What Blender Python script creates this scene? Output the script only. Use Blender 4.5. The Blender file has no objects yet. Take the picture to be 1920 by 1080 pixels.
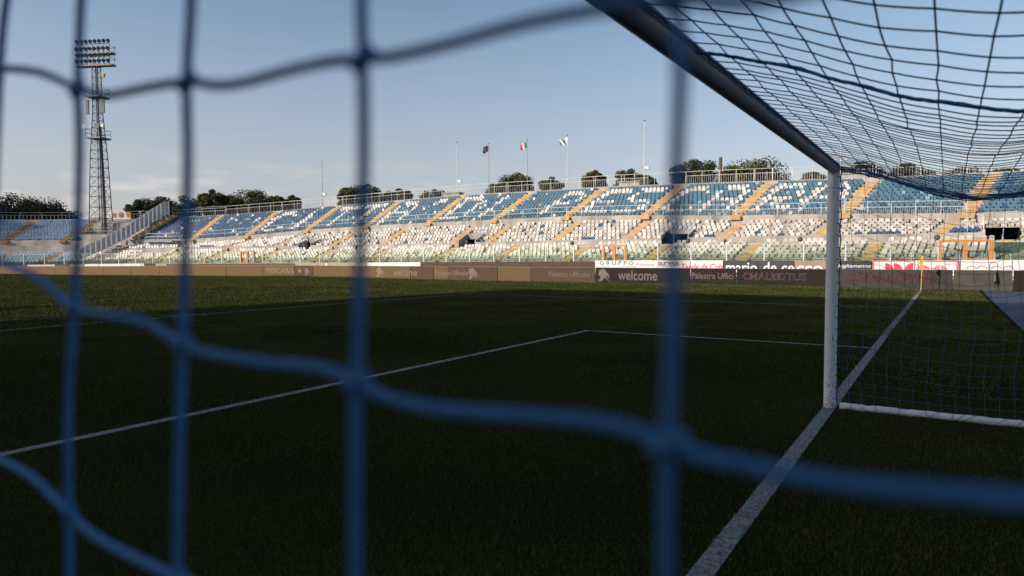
import bpy, math, random
import numpy as np
from mathutils import Vector, Matrix

random.seed(7)
rng = np.random.default_rng(7)
SC = bpy.context.scene
COL = SC.collection

# ------------------------------------------------------------------ camera
YAW, PITCH, ROLL, FPX = 0.5621, -0.0464, -0.003, 1293.4
EYE = np.array([-4.12, -1.006, 1.599])
_f = np.array([math.cos(YAW) * math.cos(PITCH), math.sin(YAW) * math.cos(PITCH), math.sin(PITCH)])
_r = np.array([math.sin(YAW), -math.cos(YAW), 0.0])
_u = np.cross(_r, _f)
RT = _r * math.cos(ROLL) + _u * math.sin(ROLL)
UP = -_r * math.sin(ROLL) + _u * math.cos(ROLL)
FW = _f
cd = bpy.data.cameras.new("camera")
cam = bpy.data.objects.new("camera", cd)
COL.objects.link(cam)
m = Matrix.Identity(4)
for i in range(3):
    m[i][0], m[i][1], m[i][2], m[i][3] = RT[i], UP[i], -FW[i], EYE[i]
cam.matrix_world = m
cd.sensor_width = 36.0
cd.lens = FPX / 1920 * 36
cd.clip_start, cd.clip_end = 0.02, 6000
cd.dof.use_dof = True
cd.dof.focus_distance = 22.0
cd.dof.aperture_fstop = 3.4
SC.camera = cam

# ------------------------------------------------------------------ light
SUN_EL = math.radians(20.0)
SUN_AZ = math.atan2(0.55, -0.83)            # towards the sun, from +x counter-clockwise
SKY_STRENGTH = 0.099
SUN_STRENGTH = 3.2
EXPOSURE = 0.63
W = bpy.data.worlds.new("World")
SC.world = W
W.use_nodes = True
nt = W.node_tree
bg = nt.nodes["Background"]
bg.inputs[1].default_value = SKY_STRENGTH
sky = nt.nodes.new("ShaderNodeTexSky")
sky.sky_type = 'NISHITA'
sky.sun_disc = False
sky.sun_elevation = SUN_EL
sky.sun_rotation = math.pi / 2 - SUN_AZ
sky.altitude = 10
sky.air_density = 1.0
sky.dust_density = 1.6
sky.ozone_density = 1.3
# thin fair-weather clouds low over the horizon
tc = nt.nodes.new("ShaderNodeTexCoord")
sep = nt.nodes.new("ShaderNodeSeparateXYZ")
nt.links.new(tc.outputs["Generated"], sep.inputs[0])
mp = nt.nodes.new("ShaderNodeMapping")
mp.inputs["Scale"].default_value = (9, 9, 34)
nt.links.new(tc.outputs["Generated"], mp.inputs[0])
nz = nt.nodes.new("ShaderNodeTexNoise")
nz.inputs["Scale"].default_value = 1.6
nz.inputs["Detail"].default_value = 7
nt.links.new(mp.outputs[0], nz.inputs[0])
cr = nt.nodes.new("ShaderNodeMapRange")
cr.inputs[1].default_value, cr.inputs[2].default_value = 0.50, 0.72
nt.links.new(nz.outputs[0], cr.inputs[0])
lo = nt.nodes.new("ShaderNodeMapRange")
lo.inputs[1].default_value, lo.inputs[2].default_value = 0.14, 0.075
nt.links.new(sep.outputs[2], lo.inputs[0])
mu = nt.nodes.new("ShaderNodeMath"); mu.operation = 'MULTIPLY'
nt.links.new(cr.outputs[0], mu.inputs[0]); nt.links.new(lo.outputs[0], mu.inputs[1])
mu2 = nt.nodes.new("ShaderNodeMath"); mu2.operation = 'MULTIPLY'; mu2.inputs[1].default_value = 0.35
nt.links.new(mu.outputs[0], mu2.inputs[0])
mx = nt.nodes.new("ShaderNodeMix"); mx.data_type = 'RGBA'
nt.links.new(mu2.outputs[0], mx.inputs[0])
nt.links.new(sky.outputs[0], mx.inputs[6])
mx.inputs[7].default_value = (7.6, 6.5, 6.1, 1)
# thin pale veil of high haze towards the horizon, all the way round
ve = nt.nodes.new("ShaderNodeMapRange")
ve.inputs[1].default_value, ve.inputs[2].default_value = 0.34, 0.02
ve.inputs[3].default_value, ve.inputs[4].default_value = 0.0, 0.55
nt.links.new(sep.outputs[2], ve.inputs[0])
nv = nt.nodes.new("ShaderNodeTexNoise")
nv.inputs["Scale"].default_value = 2.2
nv.inputs["Detail"].default_value = 5
nt.links.new(mp.outputs[0], nv.inputs[0])
vm = nt.nodes.new("ShaderNodeMapRange")
vm.inputs[3].default_value, vm.inputs[4].default_value = 0.75, 1.2
nt.links.new(nv.outputs[0], vm.inputs[0])
v2 = nt.nodes.new("ShaderNodeMath"); v2.operation = 'MULTIPLY'
nt.links.new(ve.outputs[0], v2.inputs[0]); nt.links.new(vm.outputs[0], v2.inputs[1])
mv = nt.nodes.new("ShaderNodeMix"); mv.data_type = 'RGBA'
nt.links.new(v2.outputs[0], mv.inputs[0])
nt.links.new(sky.outputs[0], mv.inputs[6])
mv.inputs[7].default_value = (3.75, 3.35, 3.95, 1)
nt.links.new(mv.outputs[2], mx.inputs[6])
nt.links.new(mx.outputs[2], bg.inputs[0])

sl = bpy.data.lights.new("sun", 'SUN')
sl.energy = SUN_STRENGTH
sl.angle = math.radians(0.5)
sl.color = (1.0, 0.90, 0.80)
so = bpy.data.objects.new("sun", sl)
COL.objects.link(so)
TO_SUN = Vector((math.cos(SUN_AZ) * math.cos(SUN_EL), math.sin(SUN_AZ) * math.cos(SUN_EL), math.sin(SUN_EL)))
so.rotation_euler = TO_SUN.to_track_quat('Z', 'Y').to_euler()
so.location = (-60, 40, 60)
vs = SC.view_settings
vs.view_transform = 'Standard'
try: vs.look = 'None'
except Exception: pass
vs.exposure, vs.gamma, vs.use_curve_mapping = EXPOSURE, 1.0, False
SC.render.engine = 'CYCLES'
SC.cycles.use_denoising = True
SC.cycles.max_bounces = 8
SC.cycles.transparent_max_bounces = 24

# ------------------------------------------------------------------ helpers
def mat(name, col, rough=0.6, var=0.12, scale=6.0, bump=0.0, metal=0.0, spec=0.5, detail=4, stretch=(1, 1, 1), col2=None, coord="Object"):
    M = bpy.data.materials.new(name)
    M.use_nodes = True
    t = M.node_tree
    b = t.nodes["Principled BSDF"]
    b.inputs["Roughness"].default_value = rough
    b.inputs["Metallic"].default_value = metal
    b.inputs["Specular IOR Level"].default_value = spec
    c = t.nodes.new("ShaderNodeTexCoord")
    mp = t.nodes.new("ShaderNodeMapping")
    mp.inputs["Scale"].default_value = stretch
    t.links.new(c.outputs[coord], mp.inputs[0])
    n = t.nodes.new("ShaderNodeTexNoise")
    n.inputs["Scale"].default_value = scale
    n.inputs["Detail"].default_value = detail
    t.links.new(mp.outputs[0], n.inputs[0])
    r = t.nodes.new("ShaderNodeValToRGB")
    r.color_ramp.elements[0].position, r.color_ramp.elements[1].position = 0.3, 0.7
    c2 = col2 if col2 is not None else [min(1, x * (1 + var)) for x in col]
    c1 = [x * (1 - var) for x in col] if col2 is None else col
    r.color_ramp.elements[0].color = (*c1, 1)
    r.color_ramp.elements[1].color = (*c2, 1)
    t.links.new(n.outputs[0], r.inputs[0])
    t.links.new(r.outputs[0], b.inputs["Base Color"])
    if bump:
        bp = t.nodes.new("ShaderNodeBump")
        bp.inputs["Strength"].default_value = bump
        bp.inputs["Distance"].default_value = 0.02
        t.links.new(n.outputs[0], bp.inputs["Height"])
        t.links.new(bp.outputs[0], b.inputs["Normal"])
    return M

ORG = {}
def O3(v): return Vector((float(v[0]), float(v[1]), float(v[2])))

class MB:
    def __init__(s): s.v, s.f, s.m = [], [], []
    def add(s, vs, fs, mi=0):
        o = len(s.v)
        s.v.extend(tuple(map(float, p)) for p in vs)
        for f in fs:
            s.f.append(tuple(i + o for i in f)); s.m.append(mi)
    def quad(s, a, b, c, d, mi=0): s.add([a, b, c, d], [(0, 1, 2, 3)], mi)
    def hexa(s, p, mi=0):   # p: 8 points, bottom 4 ccw, top 4 ccw
        s.add(p, [(3, 2, 1, 0), (4, 5, 6, 7), (0, 1, 5, 4), (1, 2, 6, 5), (2, 3, 7, 6), (3, 0, 4, 7)], mi)
    def box(s, c, x, y, z, hx, hy, hz, mi=0):
        c, x, y, z = map(np.asarray, (c, x, y, z))
        p = [c + sx * hx * x + sy * hy * y - hz * z for sx, sy in ((-1, -1), (1, -1), (1, 1), (-1, 1))]
        p += [q + 2 * hz * z for q in p]
        s.hexa(p, mi)
    def abox(s, lo, hi, mi=0):
        lo, hi = np.asarray(lo, float), np.asarray(hi, float)
        s.box((lo + hi) / 2, (1, 0, 0), (0, 1, 0), (0, 0, 1), *((hi - lo) / 2), mi)
    def tube(s, pts, r, n=6, mi=0, cap=True, closed=False):
        pts = [np.asarray(p, float) for p in pts]
        k = len(pts)
        rr = r if hasattr(r, "__len__") else [r] * k
        o = len(s.v)
        prev = None
        for i, p in enumerate(pts):
            t = pts[min(i + 1, k - 1)] - pts[max(i - 1, 0)]
            t = t / (np.linalg.norm(t) + 1e-12)
            if prev is None:
                a = np.array([0, 0, 1.0]) if abs(t[2]) < 0.9 else np.array([1.0, 0, 0])
                x = np.cross(a, t)
            else:
                x = prev - t * (prev @ t)
            x /= np.linalg.norm(x) + 1e-12
            prev = x
            y = np.cross(t, x)
            for j in range(n):
                a = 2 * math.pi * j / n
                s.v.append(tuple(p + rr[i] * (x * math.cos(a) + y * math.sin(a))))
        for i in range(k - 1):
            for j in range(n):
                a, b = o + i * n + j, o + i * n + (j + 1) % n
                s.f.append((a, b, b + n, a + n)); s.m.append(mi)
        if cap:
            s.f.append(tuple(o + j for j in range(n))[::-1]); s.m.append(mi)
            s.f.append(tuple(o + (k - 1) * n + j for j in range(n))); s.m.append(mi)
    def build(s, name, mats, parent=None, at=None, smooth=False):
        org = ORG[parent] if parent is not None else (Vector(at) if at is not None else Vector((0, 0, 0)))
        me = bpy.data.meshes.new(name)
        if s.v:
            V = np.array(s.v) - np.array(org)
            me.from_pydata(V.tolist(), [], s.f)
        for M in (mats if isinstance(mats, (list, tuple)) else [mats]): me.materials.append(M)
        if any(s.m): me.polygons.foreach_set("material_index", s.m)
        if smooth: me.polygons.foreach_set("use_smooth", [True] * len(me.polygons))
        me.update()
        o = bpy.data.objects.new(name, me)
        COL.objects.link(o)
        if parent is not None: o.parent = parent
        else: o.location = org
        ORG[o] = org
        return o

def tag(o, label=None, cat=None, group=None, kind=None):
    if label: o["label"] = label
    if cat: o["category"] = cat
    if group: o["group"] = group
    if kind: o["kind"] = kind
    return o

def thing(name, label, cat, loc, group=None):
    o = bpy.data.objects.new(name, None)
    o.empty_display_size = 0.2
    COL.objects.link(o)
    o.location = O3(loc)
    ORG[o] = O3(loc)
    return tag(o, label, cat, group)

def ray(u, v):
    return FW + RT * (u - 960) / FPX - UP * (v - 540) / FPX
def on_plane(u, v, axis, val):
    d = ray(u, v)
    return EYE + d * (val - EYE[axis]) / d[axis]
def at_range(u, v, rng_):
    d = ray(u, v)
    return EYE + d * rng_ / math.hypot(d[0], d[1])

def smooth(t):
    t = min(1.0, max(0.0, t)); return t * t * (3 - 2 * t)
def gz(x, y):                                   # the pitch is crowned: it falls towards the far side and corner
    return -(0.08 + 0.33 * smooth((y - 40) / 55)) * smooth((x - 8) / 24)

# plan of the stand: straight, then two arcs that bend round behind the far goal
XF, S0, R1, S1, R2 = 52.9, 38.0, 185.0, 93.0, 45.0
_c1 = np.array([XF - R1, S0]); _a1 = (S1 - S0) / R1
_c2 = _c1 + (R1 - R2) * np.array([math.cos(_a1), math.sin(_a1)])
def fr(s, d):
    """point, tangent (along the row), outward normal, all 2D"""
    if s <= S0: a, c, R = 0.0, None, 0
    elif s <= S1: a, c, R = (s - S0) / R1, _c1, R1
    else: a, c, R = _a1 + (s - S1) / R2, _c2, R2
    n = np.array([math.cos(a), math.sin(a)]); t = np.array([-n[1], n[0]])
    if c is None: p = np.array([XF + d, s])
    elif a > math.pi / 2:
        n = np.array([0.0, 1.0]); t = np.array([-1.0, 0.0])
        p = np.array([c[0] - (a - math.pi / 2) * R2, c[1] + R2 + d])
    else: p = c + (R + d) * n
    return p, t, n
def P3(s, d, z):
    p, t, n = fr(s, d); return np.array([p[0], p[1], z])
def F3(s, d):
    p, t, n = fr(s, d)
    return np.array([p[0], p[1], 0.0]), np.array([t[0], t[1], 0.0]), np.array([n[0], n[1], 0.0])
ZAX = np.array([0, 0, 1.0])
def LOW(s): return float(np.interp(s, [20, 32, 52, 75, 90, 107, 125], [0, -.06, -.18, -.28, -.36, -.53, -.6]))
def ZUB(s): return float(np.interp(s, [-6, -1.5, 7, 16, 25, 34, 43, 52, 61, 70, 79.5, 88, 105, 115], [4.75, 4.85, 5.10, 5.25, 5.58, 5.76, 5.68, 5.57, 5.40, 5.05, 4.45, 4.08, 4.05, 3.95]))
def ZUT(s): return float(np.interp(s, [-6, 5, 14, 24, 33, 52, 62, 71, 81, 91, 99, 113], [8.85, 8.98, 9.24, 9.49, 9.68, 9.68, 9.37, 8.96, 8.45, 8.03, 7.82, 7.5]))
SEAT_H = 0.39
NA, NB, NU = 6, 6, 12
def rowA(k, s): return 1.0 + 0.72 * k, 1.42 + 0.246 * k + LOW(s)
def rowB(k, s):
    z0, z1 = 3.17 + LOW(s), ZUB(s) - 0.72
    return 5.95 + 0.6 * k, z0 + (z1 - z0) * k / (NB - 1)
def rowU(k, s):
    z0, z1 = ZUB(s) + 0.12, ZUT(s) - SEAT_H
    return 9.75 + 0.74 * k, z0 + (z1 - z0) * k / (NU - 1)

def shU(s, d): return s + (.043 * (s - 42) * min(9.0, max(0.0, d - 9.4)) / 8.6 if s < 100 else 0)
def shB(s, d): return s - .32 * (d - 5.7)
def shA(s, d): return s - .09 * (d - 2.0)

# ------------------------------------------------------------------ materials
M = {}
M["concrete"] = mat("concrete", (0.353, 0.317, 0.274), .85, .34, .7, .25, detail=9, stretch=(1, 1, .35))
M["concrete_dark"] = mat("weathered concrete", (.30, .28, .26), .9, .4, .7, .3, detail=9, stretch=(1, 1, .35))
M["white_steel"] = mat("white painted steel", (0.576, 0.576, 0.560), .45, .06, 9)
M["grey_steel"] = mat("galvanised steel", (.36, .36, .37), .45, .15, 5, metal=.5)
M["mast_steel"] = mat("mast steel", (0.085, 0.075, 0.075), .5, .25, 3, metal=.3)
M["orange"] = mat("orange stair paint", (0.43, 0.285, 0.14), .8, .26, 1.6, .2, detail=8)
M["gate"] = mat("orange gate paint", (0.484, 0.195, 0.039), .5, .12, 6)
M["seat_white"] = mat("white seat plastic", (0.548, 0.518, 0.488), .5, .06, 3, spec=.3)
M["seat_cream"] = mat("yellowed seat plastic", (0.429, 0.385, 0.340), .55, .10, 3, spec=.3)
M["seat_beige"] = mat("dusty seat plastic", (0.318, 0.281, 0.244), .6, .15, 3, spec=.3)
M["seat_blue"] = mat("light blue seat plastic", (0.066, 0.148, 0.215), .7, .18, 3, spec=.25)
M["seat_deep"] = mat("deep blue seat plastic", (0.03, 0.078, 0.172), .7, .15, 3, spec=.25)
M["seat_sky"] = mat("chalky sky blue seat plastic", (.13, .215, .34), .7, .12, 3, spec=.25)
M["aisle_shade"] = mat("stair paint darkened for shade", (.20, .12, .045), .85, .2, 2, .2)  # orange stair paint darkened: the end stand's shade is put into the colour
M["seat_pale"] = mat("faded blue seat plastic", (0.194, 0.302, 0.374), .7, .12, 3, spec=.25)
M["goal_white"] = mat("white goal paint", (0.8, 0.8, 0.8), .38, .05, 14)
M["bar_shade"] = mat("crossbar paint darkened for shade", (0.25, 0.255, 0.27), .55, .08, 14, spec=.25)  # goal paint darkened: shade on the bar's underside is put into the colour
M["antenna_grey"] = mat("grey antenna casing", (.13, .13, .13), .7, .1, 6)
M["scuff"] = mat("bare scuffed metal", (.16, .15, .15), .6, .2, 20)
M["dark_line"] = mat("dark joint", (.03, .03, .035), .6)
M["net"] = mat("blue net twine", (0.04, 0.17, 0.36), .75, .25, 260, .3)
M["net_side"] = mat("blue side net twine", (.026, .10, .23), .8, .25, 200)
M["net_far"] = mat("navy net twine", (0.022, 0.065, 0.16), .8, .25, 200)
M["bar_wrap"] = mat("white padded wrap", (.72, .71, .72), .6, .1, 20, .6)
M["black"] = mat("black paint", (.02, .02, .022), .5)
M["dark_grey"] = mat("dark grey paint", (0.03, 0.03, 0.034), .5)
M["white_sign"] = mat("white sign vinyl", (0.646, 0.620, 0.612), .4, .04, 2)
M["tan_sign"] = mat("tan sign vinyl", (0.315, 0.232, 0.165), .35, .12, 2)
M["board_brown"] = mat("brown mesh board", (0.085, 0.055, 0.037), .7, .14, 1.0, .1, stretch=(1, 1, 14), spec=.12)
M["board_dark"] = mat("dark brown mesh board", (0.024, 0.017, 0.015), .7, .22, 1.2, .1, stretch=(1, 1, 10), spec=.12)
M["board_tan"] = mat("tan mesh board", (0.137, 0.083, 0.045), .7, .12, 1.0, .1, stretch=(1, 1, 14), spec=.12)  # lighter than the right-hand boards: sun sheen put into the colour
M["board_patchy"] = mat("patchy mesh board", (0.013, 0.009, 0.008), .6, .1, 9, .1, col2=(0.044, 0.030, 0.027), stretch=(1, 1, .5))
M["board_green"] = mat("greenish brown board", (0.048, 0.032, 0.026), .6, .1, 3, .1, col2=(0.056, 0.060, 0.040))
M["print_grey"] = mat("faded grey print", (0.1, 0.08, 0.066), .5, .2, 8)
M["print_pale"] = mat("pale print", (0.155, 0.102, 0.061), .5, .2, 8)
M["print_red"] = mat("faded red print", (.13, .025, .022), .5, .15, 8)
M["ink_black"] = mat("black ink", (.03, .03, .04), .5)
M["ink_grey"] = mat("grey ink", (.14, .14, .17), .5)
M["ink_red"] = mat("red ink", (.55, .05, .07), .5)
M["ink_pink"] = mat("pink red ink", (.62, .13, .17), .5)
M["ink_coral"] = mat("coral ink", (.70, .22, .18), .5)
M["ink_green"] = mat("green ink", (.05, .28, .12), .5)
M["ink_white"] = mat("white ink", (.78, .77, .76), .5)
M["blue_sign"] = mat("blue sign vinyl", (.03, .10, .33), .4)
M["speaker"] = mat("dark speaker grille", (.07, .065, .07), .6, .2, 30)
M["flag_yellow"] = mat("yellow flag cloth", (0.576, 0.336, 0.032), .7, .12, 8)
M["yellow_pole"] = mat("yellow pole plastic", (0.600, 0.360, 0.024), .5)
M["navy_cloth"] = mat("navy flag cloth", (.012, .018, .09), .7, .1, 4)
M["green_cloth"] = mat("green flag cloth", (.03, .20, .09), .7)
M["white_cloth"] = mat("white flag cloth", (.70, .70, .70), .7)
M["red_cloth"] = mat("red flag cloth", (.50, .05, .06), .7)
M["star_yellow"] = mat("yellow star cloth", (.7, .5, .05), .7)
M["trunk"] = mat("pine bark", (.13, .085, .06), .9, .3, 4, .5)
M["paint_line"] = mat("white line paint on turf", (.10, .11, .09), .95, .22, 34, .6, col2=(.30, .305, .31), spec=.05)
M["track"] = mat("blue running track", (.045, .050, .095), .9, .15, 2.5, .2)
M["soil"] = mat("dry ground", (.16, .13, .10), .95, .2, .3, .2)
M["roof"] = mat("tribune roof sheet", (.30, .30, .30), .6, .1, 1)
M["blue_panel"] = mat("blue painted panel", (.025, .05, .20), .5)
M["screen_panel"] = mat("cloudy screen panel", (.52, .51, .50), .35, .18, 2.5)

def glass_mat(name, tint, alpha):
    g = bpy.data.materials.new(name); g.use_nodes = True
    t = g.node_tree; t.nodes.clear()
    out = t.nodes.new("ShaderNodeOutputMaterial")
    tr = t.nodes.new("ShaderNodeBsdfTransparent"); tr.inputs[0].default_value = (*tint, 1)
    gl = t.nodes.new("ShaderNodeBsdfGlossy"); gl.inputs["Roughness"].default_value = .03
    df = t.nodes.new("ShaderNodeBsdfDiffuse"); df.inputs[0].default_value = (.30, .38, .30, 1)
    c = t.nodes.new("ShaderNodeTexCoord"); n = t.nodes.new("ShaderNodeTexNoise")
    n.inputs["Scale"].default_value = 1.3; n.inputs["Detail"].default_value = 5
    t.links.new(c.outputs["Object"], n.inputs[0])
    mr = t.nodes.new("ShaderNodeMapRange"); mr.inputs[3].default_value = alpha * .5; mr.inputs[4].default_value = alpha * 1.5
    t.links.new(n.outputs[0], mr.inputs[0])
    m1 = t.nodes.new("ShaderNodeMixShader"); m2 = t.nodes.new("ShaderNodeMixShader")
    t.links.new(mr.outputs[0], m1.inputs[0]); t.links.new(tr.outputs[0], m1.inputs[1]); t.links.new(df.outputs[0], m1.inputs[2])
    lw = t.nodes.new("ShaderNodeFresnel"); lw.inputs[0].default_value = 1.25
    t.links.new(lw.outputs[0], m2.inputs[0]); t.links.new(m1.outputs[0], m2.inputs[1]); t.links.new(gl.outputs[0], m2.inputs[2])
    t.links.new(m2.outputs[0], out.inputs[0])
    return g
M["glass"] = glass_mat("green tinted glass", (.90, .945, .895), .035)
M["glass_clear"] = glass_mat("dusty clear glass", (.88, .92, .91), .04)

def foliage_mat(name, a, b):
    g = mat(name, a, .8, .1, .9, 0, col2=b, spec=.2)
    return g
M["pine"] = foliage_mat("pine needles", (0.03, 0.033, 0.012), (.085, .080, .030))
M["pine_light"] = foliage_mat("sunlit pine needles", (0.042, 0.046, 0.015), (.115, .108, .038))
M["bush"] = foliage_mat("dark foliage", (.018, .022, .010), (.05, .05, .02))

def turf_mat():
    g = bpy.data.materials.new("turf"); g.use_nodes = True
    t = g.node_tree; b = t.nodes["Principled BSDF"]
    b.inputs["Roughness"].default_value = .95; b.inputs["Specular IOR Level"].default_value = .0
    c = t.nodes.new("ShaderNodeTexCoord")
    def noise(sc, det, st=(1, 1, 1)):
        mp = t.nodes.new("ShaderNodeMapping"); mp.inputs["Scale"].default_value = st
        t.links.new(c.outputs["Object"], mp.inputs[0])
        n = t.nodes.new("ShaderNodeTexNoise"); n.inputs["Scale"].default_value = sc; n.inputs["Detail"].default_value = det
        t.links.new(mp.outputs[0], n.inputs[0]); return n
    n1 = noise(.35, 6); n2 = noise(45, 4); n3 = noise(2.2, 5)
    r1 = t.nodes.new("ShaderNodeValToRGB")
    r1.color_ramp.elements[0].position, r1.color_ramp.elements[1].position = .32, .68
    r1.color_ramp.elements[0].color = (.019, .024, .009, 1); r1.color_ramp.elements[1].color = (.033, .035, .012, 1)
    t.links.new(n1.outputs[0], r1.inputs[0])
    r3 = t.nodes.new("ShaderNodeMapRange"); r3.inputs[1].default_value, r3.inputs[2].default_value = .62, .78
    r3.inputs[4].default_value = .55
    t.links.new(n3.outputs[0], r3.inputs[0])
    mx = t.nodes.new("ShaderNodeMix"); mx.data_type = 'RGBA'; mx.inputs[7].default_value = (.05, .038, .018, 1)
    t.links.new(r3.outputs[0], mx.inputs[0]); t.links.new(r1.outputs[0], mx.inputs[6])
    # mowing bands
    w = t.nodes.new("ShaderNodeTexWave"); w.wave_type = 'BANDS'; w.bands_direction = 'X'
    w.inputs["Scale"].default_value = .055; w.inputs["Distortion"].default_value = .6; w.inputs["Detail"].default_value = 2
    t.links.new(c.outputs["Object"], w.inputs[0])
    wm = t.nodes.new("ShaderNodeMapRange"); wm.inputs[3].default_value, wm.inputs[4].default_value = .86, 1.12
    t.links.new(w.outputs[1], wm.inputs[0])
    fm = t.nodes.new("ShaderNodeMapRange"); fm.inputs[1].default_value, fm.inputs[2].default_value = .25, .75
    fm.inputs[3].default_value, fm.inputs[4].default_value = .55, 1.4
    t.links.new(n2.outputs[0], fm.inputs[0])
    ml = t.nodes.new("ShaderNodeMath"); ml.operation = 'MULTIPLY'
    t.links.new(wm.outputs[0], ml.inputs[0]); t.links.new(fm.outputs[0], ml.inputs[1])
    mm = t.nodes.new("ShaderNodeVectorMath"); mm.operation = 'SCALE'
    t.links.new(mx.outputs[2], mm.inputs[0]); t.links.new(ml.outputs[0], mm.inputs["Scale"])
    t.links.new(mm.outputs[0], b.inputs["Base Color"])
    bp = t.nodes.new("ShaderNodeBump"); bp.inputs["Strength"].default_value = .9; bp.inputs["Distance"].default_value = .05
    t.links.new(n2.outputs[0], bp.inputs["Height"]); t.links.new(bp.outputs[0], b.inputs["Normal"])
    return g
M["turf"] = turf_mat()
M["straw"] = mat("dry grass blade", (0.04, 0.032, 0.014), .9, .3, 2, col2=(.075, .058, .026), spec=.0)
M["blade"] = mat("grass blade", (.044, .062, .019), .8, .3, .5, col2=(.098, .100, .030), spec=.0)

# ------------------------------------------------------------------ ground
def sheet(name, x0, x1, y0, y1, step, dz, material, zf=gz):
    xs = np.linspace(x0, x1, max(2, int(round((x1 - x0) / step)) + 1)); ys = np.linspace(y0, y1, max(2, int(round((y1 - y0) / step)) + 1))
    b = MB()
    b.v = [(x, y, zf(x, y) + dz) for y in ys for x in xs]
    n = len(xs)
    b.f = [(j * n + i, j * n + i + 1, (j + 1) * n + i + 1, (j + 1) * n + i) for j in range(len(ys) - 1) for i in range(n - 1)]
    b.m = [0] * len(b.f)
    return tag(b.build(name, material, smooth=True), kind="structure")
sheet("terrain", -2500, 2500, -2500, 2500, 5000, -1.4, M["soil"], lambda x, y: 0)
sheet("running_track", -60, 75, -70, 150, 2.5, -.03, M["track"])
sheet("pitch", -39, 35.0, -2.42, 112, 1.0, 0, M["turf"])

def strip(name, pts, w, dz=.006, material=None, closed=False):
    """painted line following the ground"""
    b = MB(); L, Rr = [], []
    k = len(pts)
    for i, p in enumerate(pts):
        a, c = np.asarray(pts[max(i - 1, 0)], float), np.asarray(pts[min(i + 1, k - 1)], float)
        t = (c - a) / np.linalg.norm(c - a); nrm = np.array([-t[1], t[0]])
        for sgn, lst in ((1, L), (-1, Rr)):
            q = np.asarray(p) + sgn * nrm * w / 2 * (1 + .03 * rng.standard_normal())
            lst.append((q[0], q[1], gz(q[0], q[1]) + dz))
    for i in range(k - 1): b.quad(Rr[i], Rr[i + 1], L[i + 1], L[i])
    return tag(b.build(name, material or M["paint_line"]), kind="structure")
def seg(a, b, n): return [(a[0] + (b[0] - a[0]) * i / n, a[1] + (b[1] - a[1]) * i / n) for i in range(n + 1)]
strip("goal_line", seg((-6, 0), (33.9, 0), 400), .12)
strip("touchline", seg((33.94, .07), (33.94, 105), 210), .12)
strip("goal_area_line", seg((-9, 5.44), (9.1, 5.44), 180), .12)
strip("goal_area_line", seg((9.1, .07), (9.1, 5.5), 50), .12, .010)
strip("penalty_area_line", seg((-20, 16.42), (20.1, 16.42), 200), .12)
strip("penalty_area_line", seg((20.1, .07), (20.1, 16.48), 80), .12, .010)
strip("penalty_arc", [(9.09 * math.cos(a), 11 + 9.09 * math.sin(a)) for a in np.linspace(.645, math.pi - .645, 60)], .12)
strip("corner_arc", [(33.9 + math.cos(a), math.sin(a)) for a in np.linspace(math.pi / 2 + .1, math.pi - .1, 16)], .10, .010)
strip("halfway_line", seg((-34, 52.5), (33.9, 52.5), 120), .12)

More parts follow.
